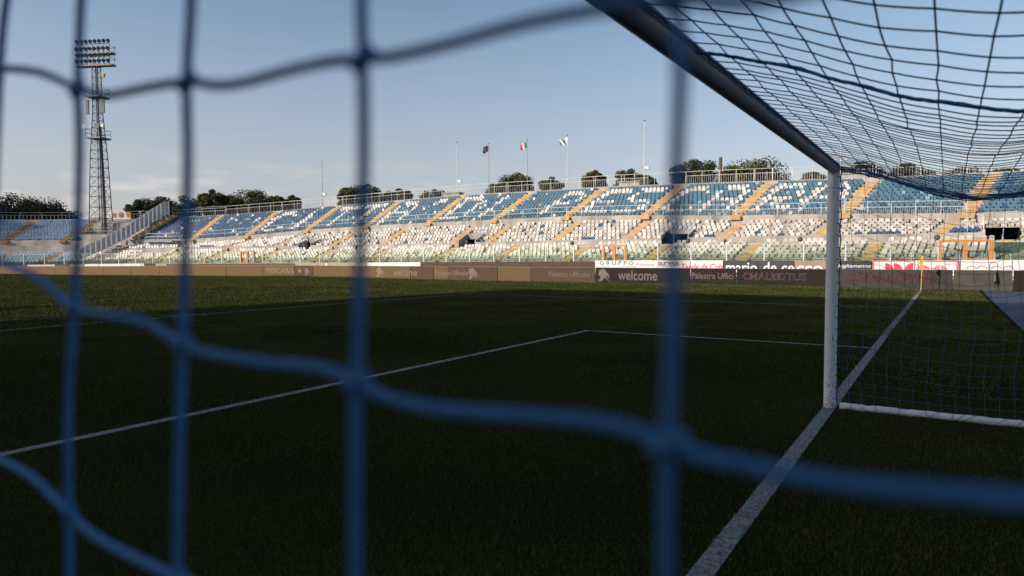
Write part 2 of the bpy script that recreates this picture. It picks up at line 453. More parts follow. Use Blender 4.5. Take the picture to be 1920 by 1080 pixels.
# grass blades near the camera (beyond that the sheet's relief takes over)
def blades():
    xs, ys, ds, hs = [], [], [], []
    for N, d0, d1, pw, a0, a1 in ((150000, 2.6, 16.0, 1.6, -.70, .72), (420000, 15.5, 48.0, 1.4, -.66, .68), (300000, 40.0, 118.0, 1.2, .0, .68)):
        az = YAW + rng.uniform(a0, a1, N); dist = d0 + (d1 - d0) * rng.random(N) ** pw
        xs.append(EYE[0] + dist * np.cos(az)); ys.append(EYE[1] + dist * np.sin(az)); ds.append(dist); hs.append(np.full(N, 1.0 if d0 < 10 else 1.4))
    x, y, dist, hf = map(np.concatenate, (xs, ys, ds, hs))
    keep = (y > -2.3) & (x < 34.95) & (y < 111.5)
    x, y, dist, hf = x[keep], y[keep], dist[keep], hf[keep]
    n = len(x)
    gy = np.clip((y - 40) / 55, 0, 1); gx_ = np.clip((x - 8) / 24, 0, 1)
    zg = -(.08 + .33 * gy * gy * (3 - 2 * gy)) * gx_ * gx_ * (3 - 2 * gx_)
    h = hf * rng.uniform(.014, .034, n) * (1 + .25 * np.sin(x * 1.7) * np.cos(y * 2.3)); wd = .0016 + dist * .00028
    th = rng.uniform(0, 2 * math.pi, n); lean = rng.uniform(.1, .9, n); ph = rng.uniform(0, 2 * math.pi, n)
    V = np.empty((n, 3, 3))
    V[:, 0] = np.stack([x - wd * np.cos(th), y - wd * np.sin(th), zg], 1)
    V[:, 1] = np.stack([x + wd * np.cos(th), y + wd * np.sin(th), zg], 1)
    V[:, 2] = np.stack([x + h * lean * np.cos(ph), y + h * lean * np.sin(ph), zg + h], 1)
    jit = rng.normal(0, .008, n)
    white = (np.abs(y + jit) < .06) | ((np.abs(y - 5.44 + jit) < .06) & (x < 9.16)) | ((np.abs(y - 16.42 + jit) < .06) & (x < 20.16)) | ((np.abs(x - 9.1 + jit) < .06) & (y > 0) & (y < 5.5)) | ((np.abs(x - 20.1 + jit) < .06) & (y > 0) & (y < 16.5)) | ((np.abs(x - 33.94 + jit) < .06) & (y > 0))
    patch = np.sin(x * .9 + 1.3 * np.sin(y * .7)) * np.cos(y * 1.1 + np.sin(x * .5)) + .5 * np.sin(x * 3.1 + y * 2.3) + rng.normal(0, .55, n)
    dry = ~white & (patch > 1.05)
    for nm, sel, mt, lab in (("dry_grass", dry, M["straw"], "scattered dry straw coloured blades in the turf"), ("pitch_grass", ~white & ~dry, M["blade"], "short mown turf of the pitch, dark in the shaded goalmouth"), ("painted_grass", white, M["paint_line"], "white painted turf along the pitch lines")):
        q = V[sel]; k = len(q)
        me = bpy.data.meshes.new(nm)
        me.from_pydata(q.reshape(-1, 3).tolist(), [], np.arange(k * 3).reshape(-1, 3).tolist())
        me.materials.append(mt); me.update()
        o = bpy.data.objects.new(nm, me); COL.objects.link(o)
        tag(o, lab, "grass", kind="stuff")
blades()

# ------------------------------------------------------------------ covered tribune behind the camera (throws the evening shade over this half)
def tribune():
    t = thing("covered_tribune", "long roofed concrete tribune on the near side of the ground", "stadium stand", (-62, 20, 0))
    y0, y1 = -70, 60.7
    b = MB()
    for k in range(18):
        b.abox((-50 - 1.3 * (k + 1), y0, -.5), (-50 - 1.3 * k, y1, 1.2 + .75 * k))
    b.build("terrace", M["concrete"], t)
    b = MB(); b.abox((-77, y0, -.5), (-73.5, y1, 26.2)); b.build("back_wall", M["concrete_dark"], t)
    b = MB(); b.hexa([(-78, y0, 26.0), (-42, y0, 28.6), (-42, y1, 28.6), (-78, y1, 26.0), (-78, y0, 26.8), (-42, y0, 29.4), (-42, y1, 29.4), (-78, y1, 26.8)])
    b.build("roof", M["roof"], t)
    for y in np.linspace(y0 + 3, y1 - 1, 9):
        b = MB(); b.abox((-73.4, y - .3, 14), (-72.6, y + .3, 26.3)); b.build("pillar", M["concrete_dark"], t)
    for yy in (y0, y1):
        b = MB(); b.abox((-73.4, yy - .2, -.5), (-49, yy + .2, 24.6)); b.build("end_wall", M["concrete_dark"], t)
tribune()

# ------------------------------------------------------------------ far grandstand
def sweep(prof, s0, s1, step=1.2):
    """prof(s) -> list of (d, z); makes a skin between consecutive sections"""
    b = MB(); n = max(1, int(math.ceil((s1 - s0) / step)))
    prev = None
    for i in range(n + 1):
        s = s0 + (s1 - s0) * i / n
        cur = [tuple(P3(s, d, z)) for d, z in prof(s)]
        if prev is not None:
            o = len(b.v); k = len(cur)
            b.v.extend(prev); b.v.extend(cur)
            for j in range(k - 1):
                b.f.append((o + j, o + j + 1, o + k + j + 1, o + k + j)); b.m.append(0)
        else:
            first = cur
        prev = cur
    # end caps down to the lowest point
    for ring in (first, prev):
        zb = min(p[2] for p in ring) - 1.0
        for a, c in zip(ring[:-1], ring[1:]):
            b.add([a, c, (c[0], c[1], zb), (a[0], a[1], zb)], [(0, 1, 2, 3)])
    return b

SB, SE = -20.0, 98.0           # side stand from right to the screen on the left
CE0, CE1 = 105.5, 135.0        # curved end beyond the tower gap
VOM = [(-5.6, -3.4), (19.3, 21.8), (43.1, 45.2), (66.4, 68.3)]
A_AISLE = [-4.5, 3.85, 12.9, 21.0, 28.95, 37.3, 44.8, 53.8, 62.0, 70.3, 78.5, 86.5]
B_AISLE = [-.5, 8.3, 16.25, 25.5, 33.3, 41.7, 46.3, 56.0, 63.4, 72.0, 79.7, 87.9]
U_AISLE = [-11.6, -2.3, 6.65, 15.9, 24.85, 33.85, 42.9, 51.8, 60.8, 69.95, 79.4, 88.4]
UW, LW = 1.0, .9

stand = thing("grandstand", "two-tier concrete grandstand with blue and white seats along the far side", "stadium stand", (62, 30, 0))
def profA(s):
    L = LOW(s); out = [(-.12, -.4), (-.12, 1.12 + L), (.45, 1.12 + L)]
    out[-1] = (.62, 1.12 + L)
    for k in range(NA):
        d, z = rowA(k, s)
        out += [(d - .36, z), (d + .36, z)]
    out += [(5.6, rowA(NA - 1, s)[1])]
    return out
sweep(profA, SB, SE).build("lower_terrace", M["concrete"], stand)
def profB(s):
    d0, z0 = rowB(0, s)
    out = [(5.6, rowA(NA - 1, s)[1]), (5.6, 3.27 + LOW(s)), (5.72, 3.27 + LOW(s)), (5.72, z0)]
    for k in range(NB):
        d, z = rowB(k, s)
        if k: out.append((d - .3, z))
        out.append((d + .3, z))
    out += [(9.32, rowB(NB - 1, s)[1])]
    return out
edges = sorted(VOM)
cur = SB
for a, c in edges + [(SE, SE)]:
    sweep(profB, cur, a).build("middle_terrace", M["concrete"], stand)
    cur = c
def profP(s):
    z = ZUB(s)
    return [(9.32, rowB(NB - 1, s)[1]), (9.32, z + .02), (9.5, z + .02), (9.5, z - .1 + .12)]
sweep(profP, SB, SE).build("parapet", M["concrete"], stand)
def profU(s):
    out = [(9.5, ZUB(s) - .1)]
    for k in range(NU):
        d, z = rowU(k, s)
        out += [(d - .37 + (.12 if k == 0 else 0), z), (d + .37, z)]
    zt = ZUT(s) + .08
    out += [(18.27, zt), (20.4, zt), (20.4, -1)]
    return out
sweep(profU, SB, SE).build("upper_terrace", M["concrete"], stand)
# entrances cut into the three lowest middle rows; the rows go on above them
VD = 7.42
def profV(s):
    out = [(VD, rowA(NA - 1, s)[1] + 1.0), (VD, rowB(3, s)[1])]
    for k in range(3, NB):
        d, z = rowB(k, s)
        out += [(d - .3 if k > 3 else VD + .02, z), (d + .3, z)]
    return out + [(9.32, rowB(NB - 1, s)[1])]
for i, (a, c) in enumerate(VOM):
    sm = (a + c) / 2
    zf = rowA(NA - 1, sm)[1]
    sweep(profV, a, c, .8).build("middle_terrace", M["concrete"], stand)
    for s_ in (a - .05, c + .05):
        b = MB()
        p0 = F3(s_, 5.62)[0]; p1 = F3(s_, VD)[0]; t = F3(s_, 6)[1] * .05
        zA, zB = rowB(0, sm)[1] + .3, rowB(2, sm)[1] + .3
        b.hexa([p0 - t + ZAX * (zf - .3), p1 - t + ZAX * (zf - .3), p1 + t + ZAX * (zf - .3), p0 + t + ZAX * (zf - .3),
                p0 - t + ZAX * zA, p1 - t + ZAX * zB, p1 + t + ZAX * zB, p0 + t + ZAX * zA])
        b.build("entrance_wall", M["concrete"], stand)
    b = MB()    # tunnel lining behind the opening, black to put the shade inside into its colour
    zl = zf + 1.0
    pa, pc = lambda d, z: P3(a + .02, d, z), lambda d, z: P3(c - .02, d, z)
    b.quad(pa(5.5, zf - .25), pc(5.5, zf - .25), pc(16, zf - 1.2), pa(16, zf - 1.2))
    b.quad(pa(VD, zf - 1), pa(16, zf - 1), pa(16, zl), pa(VD, zl)); b.quad(pc(VD, zf - 1), pc(16, zf - 1), pc(16, zl), pc(VD, zl))
    b.quad(pa(VD, zl), pc(VD, zl), pc(16, zl), pa(16, zl)); b.quad(pa(16, zf - 2), pc(16, zf - 2), pc(16, zl), pa(16, zl))
    b.build("entrance_passage", M["black"], stand)
    # pipe rails round the opening and up the rows beside it
    b = MB()
    for s_, q_ in ((a - .1, -1), (c + .1, 1)):
        b.tube([P3(s_, 5.66, zf), P3(s_, 5.66, zf + 1.6)], .03, 5); b.tube([P3(s_, 7.5, zf + .6), P3(s_, 7.5, zf + 2.2)], .025, 5)
        b.tube([P3(s_, 5.66, zf + 1.6), P3(s_, 7.5, zf + 2.2)], .026, 5); b.tube([P3(s_, 5.66, zf + 1.2), P3(s_, 7.5, zf + 1.8)], .018, 5)
        for d in np.arange(5.9, 7.5, .2): b.tube([P3(s_, d, zf + .75 + (d - 5.66) * .33), P3(s_, d, zf + 1.6 + (d - 5.66) * .33)], .011, 4)
        b.tube([P3(s_ + q_ * 1.0, 6.0, zf + .7), P3(s_ + q_ * 1.0, 6.0, zf + 1.55), P3(s_ + q_ * 1.0, 9.0, rowB(5, sm)[1] + .95), P3(s_ + q_ * 1.0, 9.0, rowB(5, sm)[1])], .02, 4)
    for ss_ in np.linspace(a - .1, c + .1, 9): b.tube([P3(ss_, 7.5, rowB(3, sm)[1]), P3(ss_, 7.5, zf + 2.2)], .012, 4)
    b.tube([P3(a - .1, 7.5, zf + 2.2), P3(c + .1, 7.5, zf + 2.2)], .026, 5)
    b.build("entrance_rails", M["white_steel"], stand)["kind"] = "stuff"
    b = MB()
    b.tube([P3(sm, 5.5, zf - .2), P3(sm, 5.5, zf + .85), P3(sm, 6.6, zf + .45), P3(sm, 6.6, zf - .3)], .025, 5)
    b.build("handrail", M["grey_steel"], stand)

curve_ref = [None]
def aisle(rows, s, w, name, sh):
    b = MB()
    n = len(rows(s))
    R = rows(s)
    for k, (d0, d1, z, zp) in enumerate(R):
        for a0, a1, zz in ((d0 - (d1 - d0) * .5, d0 + .0, (z + zp) / 2 + .02), (d0 - .015, d1, z + .02)):
            c0, t, nn = F3(sh(s, (a0 + a1) / 2), (a0 + a1) / 2)
            b.box(c0 + ZAX * ((zz + zp - .2) / 2), nn, t, ZAX, (a1 - a0) / 2, w / 2, (zz - zp + .2) / 2)
    return b.build(name, M["orange"] if stand is not curve_ref[0] else M["aisle_shade"], stand)
def rows_from(fn, N, half):
    def g(s):
        out = []
        for k in range(N):
            d, z = fn(k, s); zp = fn(k - 1, s)[1] if k else z - .25
            out.append((d - half, d + half, z, zp))
        return out
    return g
for s in A_AISLE: aisle(rows_from(rowA, NA, .36), s, LW, "aisle_stair", shA)
for s in B_AISLE: aisle(rows_from(rowB, NB, .30), s, LW, "aisle_stair", shB)
for s in U_AISLE: aisle(rows_from(rowU, NU, .37), s, UW, "aisle_stair", shU)

# curved end (shaded by pines added out of view) and the plain corner between it and the side stand
curve = thing("grandstand", "shaded end stand of light blue seats curving behind the far goal", "stadium stand", P3(118, 9, 0))
sweep(profA, CE0 - 7.2, CE1, .8).build("lower_terrace", M["concrete"], curve)
def profW(s): return [(5.6, rowA(NA - 1, s)[1]), (5.6, 2.2 + LOW(s) + .62), (7.2, 2.2 + LOW(s) + .62), (7.2, ZUB(s) - .75), (9.3, ZUB(s) - .75), (9.3, ZUB(s) + .02), (9.5, ZUB(s) + .02), (9.5, ZUB(s) - .05)]
sweep(profW, CE0 - 7.2, CE1, .8).build("parapet", M["concrete_dark"], curve)
sweep(profU, CE0, CE1, .8).build("upper_terrace", M["concrete"], curve)
def profG(s): return [(9.5, ZUB(s) - .05), (11.2, ZUB(s) + .05), (11.2, 5.0), (14.6, 5.0), (14.7, ZUT(s) - .9), (17.5, ZUT(s) - .1), (20.4, ZUT(s) + .05), (20.4, -1)]
sweep(profG, SE + .3, CE0 - .3, .8).build("corner_slab", M["concrete_dark"], curve)
C_AISLE = [106.2, 112.9, 120.5]
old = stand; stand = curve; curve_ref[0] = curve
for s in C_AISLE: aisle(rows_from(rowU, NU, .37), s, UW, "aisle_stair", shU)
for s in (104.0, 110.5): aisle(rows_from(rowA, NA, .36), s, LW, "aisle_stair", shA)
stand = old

# ------------------------------------------------------------------ seats
def seat_template():
    b = MB()
    # back: bowed shell with rounded top corners, slightly reclined
    out = [(-.155, .03), (.155, .03), (.178, .20), (.165, .30), (.105, .355), (-.105, .355), (-.165, .30), (-.178, .20)]
    fr_ = [(x, .13 + z * .16 + .9 * x * x * -1, z) for x, z in out]
    bk = [(x, y + .035, z) for x, y, z in fr_]
    n = len(out)
    b.add(fr_ + bk, [tuple(range(n)), tuple(range(2 * n - 1, n - 1, -1))] + [(i, i + n, (i + 1) % n + n, (i + 1) % n) for i in range(n)])
    # pan with rolled front lip
    b.hexa([(-.17, -.20, .0), (.17, -.20, .0), (.17, .16, .02), (-.17, .16, .02), (-.165, -.22, .065), (.165, -.22, .065), (.17, .15, .055), (-.17, .15, .055)])
    return np.array(b.v), b.f
SV, SF = seat_template()
SMATS = [M["seat_white"], M["seat_cream"], M["seat_beige"], M["seat_blue"], M["seat_deep"], M["seat_pale"], M["seat_sky"]]
GLY = {'C': ["01110", "10001", "10000", "10000", "10000", "10001", "01110"], 'I': ["00100"] * 7, 'T': ["11111"] + ["00100"] * 6,
       'A': ["01110", "10001", "10001", "11111", "10001", "10001", "10001"], 'D': ["11110", "10001", "10001", "10001", "10001", "10001", "11110"],
       'P': ["11110", "10001", "10001", "11110", "10000", "10000", "10000"], 'E': ["11111", "10000", "10000", "11110", "10000", "10000", "11111"],
       'S': ["01111", "10000", "10000", "01110", "00001", "00001", "11110"], 'R': ["11110", "10001", "10001", "11110", "10100", "10010", "10001"], "'": ["00110", "00100", "00000", "00000", "00000", "00000", "00000"], ' ': ["00000"] * 7}
BLOCKS = {2: "RA", 3: "CA", 4: "ES", 5: " P", 6: "DI", 7: "A'", 8: "TT", 9: "CI"}
def letter_white(bi, fpos, row):
    """fpos 0..1 across the block as read (left to right), row 0 bottom"""
    tx = BLOCKS.get(bi)
    if not tx: return False
    r = 10 - row
    if r < 0 or r > 9: return False
    gr = min(6, int(r / 10 * 7))
    for j, ch in enumerate(tx):
        x0 = .05 + j * .49; x1 = x0 + .40
        if x0 <= fpos < x1:
            gc = min(4, int((fpos - x0) / (x1 - x0) * 5))
            return GLY[ch][gr][gc] == '1'
    return False
SEATS = []      # (pos, t, n, material index, tier, row, s)
def near_any(s, lst, w): return any(abs(s - a) < w for a in lst)
def fill(tier, fn, N, s0, s1, aisles, w, rc, skip=None, miss=.0):
    sh = {'upper': shU, 'middle': shB, 'lower': shA}[tier]
    for k in range(N):
        s = s0 + .3
        while s < s1 - .2:
            d, z = fn(k, s)
            scale = (1.0 if s <= S0 else (1 + d / (R1 if s <= S1 else R2))) * (1 + .043 * (d - 9.4) / 8.6 if tier == 'upper' and s < 100 else 1)
            if not near_any(s, aisles, (w / 2 + .27) / scale) and not (skip and skip(k, s)) and rng.random() > miss:
                p, t, n = F3(sh(s, d), d)
                mi = rc(k, s)
                if mi is not None: SEATS.append((p + ZAX * (z + .01), t, n, mi, tier, k, s))
            s += .462 / scale
def colU(k, s):
    bi = next((i for i in range(len(U_AISLE) - 1) if U_AISLE[i] <= s < U_AISLE[i + 1]), -1)
    deep = min(.92, max(.04, (s - 62) / 22))
    r = rng.random()
    if bi >= 0:
        f = (U_AISLE[bi + 1] - .6 - s) / (U_AISLE[bi + 1] - U_AISLE[bi] - 1.2)
        if letter_white(bi, f, k):
            return int(rng.choice([0, 1, 5], p=[.62, .28, .10]))
    if r < .05: return 5
    if r < .075: return 0 if s > 5 else 5
    if s < 5 and r < .16: return 4
    return 4 if rng.random() < deep else 3
def colL(k, s):
    r = rng.random()
    dirty = .55 if s < 16 else .3
    if r < dirty: return 1
    if r < dirty + (.22 if s < 12 else .08): return 2
    return 0
def colB(k, s):
    if k == 0 and (int(s * .45) % 6 == 1) and rng.random() < .75: return 4
    if rng.random() < .012: return 4
    if s < 1 and k in (0, 1) and -3 < s < -1: return 4
    return colL(k, s)
fill("upper", rowU, NU, SB, SE - .6, U_AISLE, UW, colU, None, .006)
fill("middle", rowB, NB, SB, SE - 1.5, B_AISLE, LW, colB, lambda k, s: k < 3 and any(a - .4 < s < c + .4 for a, c in VOM), .10)
fill("lower", rowA, NA, SB, SE + 2, A_AISLE, LW, colL, lambda k, s: 88 < s < 93 and k > 3, .09)
fill("upper", rowU, NU, CE0, CE1 - .5, C_AISLE, UW, lambda k, s: 3 if rng.random() < .15 else 6, None, .005)
fill("lower", rowA, NA, SE + 2, CE1 - .5, [104.0, 110.5], LW, lambda k, s: 5 if rng.random() < .8 else 2, None, .03)

def project(p):
    d = np.asarray(p) - EYE; w = d @ FW
    return 960 + FPX * (d @ RT) / w, 540 - FPX * (d @ UP) / w, w
def rank(st):
    u, v, w = project(st[0] + ZAX * .2)
    if u < 4 or u > 1916 or w < 1: return 1e9
    if 1540 < u < 1585: return 1e9               # behind the goal post
    if u > 1640 and v < 384: return 1e9          # behind the bunched edge of the roof net
    return w
order = sorted(range(len(SEATS)), key=lambda i: rank(SEATS[i]))
single = set(order[:290])
SEATMESH = []
for i, mt in enumerate(SMATS):
    me = bpy.data.meshes.new("stadium_seat"); me.from_pydata(SV.tolist(), [], SF); me.materials.append(mt); me.update(); SEATMESH.append(me)
ROWNAME = ["first", "second", "third", "fourth", "fifth", "sixth", "seventh", "eighth", "ninth", "tenth", "eleventh", "twelfth"]
CNAME = ["white", "cream", "dusty beige", "light blue", "deep blue", "faded blue", "chalky blue"]
ORD = ROWNAME + ["thirteenth", "fourteenth", "fifteenth", "sixteenth", "seventeenth", "eighteenth", "nineteenth", "twentieth"]
def seat_label(mi, tier, k, s):
    where = {"lower": "behind the glass", "middle": "above the walkway wall", "upper": "above the railed parapet"}[tier]
    al = {"lower": A_AISLE, "middle": B_AISLE, "upper": U_AISLE}[tier]
    a = min(al, key=lambda q: abs(q - s))
    n = max(0, min(19, int(round((abs(s - a) - .75) / .462))))
    nm = "Tende-board" if a > 14 else ("mario-board" if a > 10 else ("goal-post" if a > 2 else "gate"))
    return f"{CNAME[mi]} seat in {ROWNAME[k]} row {where}, {ORD[n]} {'left' if s > a else 'right'} of the {nm} stair"
J = {}
def seat_world(st):
    p, t, n, mi, tier, k, s = st
    # seat x along the row, y outward, z up
    return p, t, n
for i in order[:290]:
    p, t, n, mi, tier, k, s = SEATS[i]
    o = bpy.data.objects.new("stadium_seat", SEATMESH[mi]); COL.objects.link(o)
    mm = Matrix.Identity(4)
    x, y = -t, n
    for r in range(3): mm[r][0], mm[r][1], mm[r][2], mm[r][3] = x[r], y[r], ZAX[r], p[r]
    o.matrix_world = mm
    tag(o, seat_label(mi, tier, k, s), "seat", ("blue" if mi >= 3 else "pale") + f" seats in row {k + 1} of the {tier} tier, " + ("left of post" if s > 8 else ("right of post" if s > 2.5 else "behind net")))
rest = [SEATS[i] for i in order[290:]]
def joined(name, label, sel):
    st = [q for q in rest if sel(q)]
    if not st: return
    k = len(SV)
    V = np.empty((len(st), k, 3))
    for i, (p, t, n, mi, *_r) in enumerate(st):
        j = rng.normal(0, .012, 3)
        V[i] = p + j * [1, 1, 0] + np.outer(SV[:, 0], -t) + np.outer(SV[:, 1], n) + np.outer(SV[:, 2], ZAX)
    F, MI = [], []
    for i, q in enumerate(st):
        F.extend([tuple(a + i * k for a in f) for f in SF]); MI.extend([q[3]] * len(SF))
    me = bpy.data.meshes.new(name); me.from_pydata(V.reshape(-1, 3).tolist(), [], F)
    for mt in SMATS: me.materials.append(mt)
    me.polygons.foreach_set("material_index", MI); me.update()
    o = bpy.data.objects.new(name, me); COL.objects.link(o)
    tag(o, label, "seating", kind="stuff")
joined("upper_seating", "blue and white seats spelling white letters across the far upper tier", lambda q: q[4] == "upper" and q[6] < 100)
joined("lower_seating", "mostly white weathered seats filling the far lower tier", lambda q: q[4] != "upper" and q[6] < 100)
joined("end_seating", "shaded pale blue seats of the curved end stand", lambda q: q[6] >= 100)

# ------------------------------------------------------------------ railings
def railing(name, label, s0, s1, d, zf, h, rails, post_step, bal=0, group=None, mt=None, br=.011):
    mt = mt or M["white_steel"]
    t = thing(name, label, "railing", P3((s0 + s1) / 2, d, zf((s0 + s1) / 2)), group)
    n = max(1, int(round((s1 - s0) / post_step)))
    ss = np.linspace(s0, s1, n + 1)
    for s in ss:
        b = MB(); b.tube([P3(s, d, zf(s) - .05), P3(s, d, zf(s) + h)], .03, 5); b.build("post", mt, t)
    for hh in rails:
        b = MB(); b.tube([P3(s, d, zf(s) + hh) for s in np.linspace(s0, s1, 2 * n + 1)], .026, 5); b.build("rail", mt, t)
    if bal:
        b = MB()
        for s in np.arange(s0 + bal, s1 - .02, bal):
            b.tube([P3(s, d, zf(s) + .08), P3(s, d, zf(s) + rails[-1])], br, 4, cap=False)
        o = b.build("balusters", mt, t); o["kind"] = "stuff"
BN = {0: "on the far right", 1: "behind the goal net", 2: "below the white letters RA", 3: "below the white letters CA", 4: "below the white letters ES", 5: "below the white letter P", 6: "below the white letters DI", 7: "below the white letter A before DI",
      8: "below the white letters TT", 9: "below the white letters CI", 10: "below the plain blue block left of letters CI"}
BT = {k: v.replace("below", "above") for k, v in BN.items()}
zpar = lambda s: ZUB(s) + .02
ztop = lambda s: ZUT(s) + .08
for i in range(1, 11):
    a, c = U_AISLE[i], U_AISLE[i + 1]
    a2, c2 = shU(a, 18.4), shU(c, 18.4)
    railing("parapet_railing", f"white tube railing on the parapet {BN[i]}", a, c - .06, 9.41, zpar, 1.08, (1.08, .62), 1.95, .16 if i <= 3 else 0, "white railings along the upper parapet")
    if i not in (4,):
        railing("top_railing", f"white railing along the stand's top edge {BT[i]}", a2, c2 - .06, 19.4, ztop, 1.42, (1.42, .95), 1.95, .24, "white railings along the top of the stand", br=.016)
    else:
        railing("top_railing", f"white railing along the stand's top edge {BT[i]}, ending at a gap", a2 + 4.4, c2 - .06, 19.4, ztop, 1.42, (1.42, .95), 1.95, .24, "white railings along the top of the stand", br=.016)
railing("top_railing", "white railing along the stand's top beside the stepped screen", 90.4, 97.8, 19.4, ztop, 1.2, (1.2, .8), 1.85, .3, "white railings along the top of the stand", br=.02)
railing("rear_railing", "second white rail standing behind the top edge, right half", -6, 40, 21.6, lambda s: ZUT(s) + .45, 1.3, (1.3,), 3.9, 0, "rear rails")
railing("rear_railing", "second white rail standing behind the top edge, left half", 44, 96, 21.6, lambda s: ZUT(s) + .45, 1.3, (1.3,), 3.9, 0, "rear rails")
railing("top_railing", "grey railing along the top of the shaded end stand", CE0 - 6, CE1 - 1, 19.0, ztop, 1.15, (1.15, .72), 2.2, .4, None, M["grey_steel"], br=.03)
railing("parapet_railing", "grey railing in front of the shaded end stand's blue seats", CE0 - 5, CE1 - 1, 9.41, zpar, .85, (.85, .45), 2.2, 0, None, M["grey_steel"])
railing("parapet_railing", "white railing on the parapet beside the stepped screen", 90.4, 95.5, 9.41, zpar, .95, (.95, .5), 1.7, 0, None)
railing("walkway_railing", "low grey railing seen through the glass barrier", -9, 62, .25, lambda s: 1.12 + LOW(s), .5, (.5, .3), 1.46, .12, None, M["grey_steel"], br=.008)
for i, dd in enumerate((11.6, 13.2)):
    railing("platform_railing", ("lower" if i == 0 else "upper") + " grey rail around the floodlight mast's platform", 98.9, 105.0, dd, lambda s, i=i: 4.7 + .55 * i, .8, (.8, .4), 1.5, 0, None, M["grey_steel"])

# small concrete kiosks on the top edge
for lab, s in (("small pale concrete cabin on the stand's top edge near the gap", 31.2), ("pale concrete cabin on the top edge just right of the goal post", 7.2), ("low pale cabin on the top edge left of the first flagpole", 55.2)):
    p, t, n = F3(s, 20.9); b = MB(); z = ZUT(s) - .3
    b.box(p + ZAX * (z + .5), t, n, ZAX, 1.3, .6, .5); b.box(p + ZAX * (z + 1.06), t, n, ZAX, 1.4, .7, .05)
    tag(b.build("roof_cabin", M["concrete"], at=O3(p)), lab, "cabin", "concrete cabins on the top edge")

# ------------------------------------------------------------------ stepped screen between the two stands
scr = thing("dividing_screen", "tall stepped screen of cloudy panels climbing between the two stands", "partition", P3(98.2, 9, 0))
SX = 98.15
def zslope(d): return float(np.interp(d, [0, 5, 9.4, 18, 20.3], [.95, 2.6, 4.2, 8.0, 8.2]))
ds = list(np.arange(.2, 20.2, 1.0))
for i, d in enumerate(ds):
    z = zslope(d); h = 1.75 + .035 * d
    b = MB(); b.tube([P3(SX, d, z - .3), P3(SX, d, z + h)], .05, 6); b.build("post", M["white_steel"], scr)
    if i < len(ds) - 1:
        b = MB(); _, t, n = F3(SX, d); c = P3(SX, d + .5, 0)
        z2 = zslope(d + 1)
        b.hexa([P3(SX - .012, d + .1, z + .25), P3(SX + .012, d + .1, z + .25), P3(SX + .012, d + .9, z2 + .2), P3(SX - .012, d + .9, z2 + .2),
                P3(SX - .012, d + .1, z + h - .08), P3(SX + .012, d + .1, z + h - .08), P3(SX + .012, d + .9, z2 + h - .1), P3(SX - .012, d + .9, z2 + h - .1)])
        b.build("panel", M["screen_panel"], scr)
b = MB(); b.tube([P3(SX, d, zslope(d) + 1.75 + .035 * d) for d in ds], .04, 5); b.build("rail", M["white_steel"], scr)
b = MB(); b.tube([P3(SX, d, zslope(d) + .22) for d in ds], .04, 5); b.build("rail", M["white_steel"], scr)
b = MB()
for d in ds:
    b.box(P3(SX + .7, d, zslope(d) + .0), F3(SX, d)[2], F3(SX, d)[1], ZAX, .5, .5, .25)
b = MB()
for k in range(14):
    d = 9.8 + k * .62
    b.box(P3(SX - 1.1, d, zslope(d) + .05), F3(SX, d)[2], F3(SX, d)[1], ZAX, .31, .55, .2)
tag(b.build("stair_flight", M["orange"], at=O3(P3(SX - 1.1, 9.8, 3))), "rusty orange stair climbing beside the stepped screen", "stairs")
b = MB(); p, t, n = F3(92.0, 7.4)
b.box(p + ZAX * 3.25, t, n, ZAX, 1.75, .08, .42)
tag(b.build("blue_hoarding", M["blue_panel"], at=O3(p)), "dark blue panel over the entrance beside the stepped screen", "panel")
b = MB(); b.box(p + n * .5 + ZAX * 3.8, t, n, ZAX, 2.4, .9, .12); tag(b.build("entrance_canopy", M["concrete_dark"], at=O3(p)), "concrete slab roof over the blue panelled entrance", "canopy")
railing("canopy_railing", "grey rail above the blue panelled entrance", 89.8, 94.3, 7.4, lambda s: 3.93, .95, (.95, .5), 1.5, 0, None, M["grey_steel"])

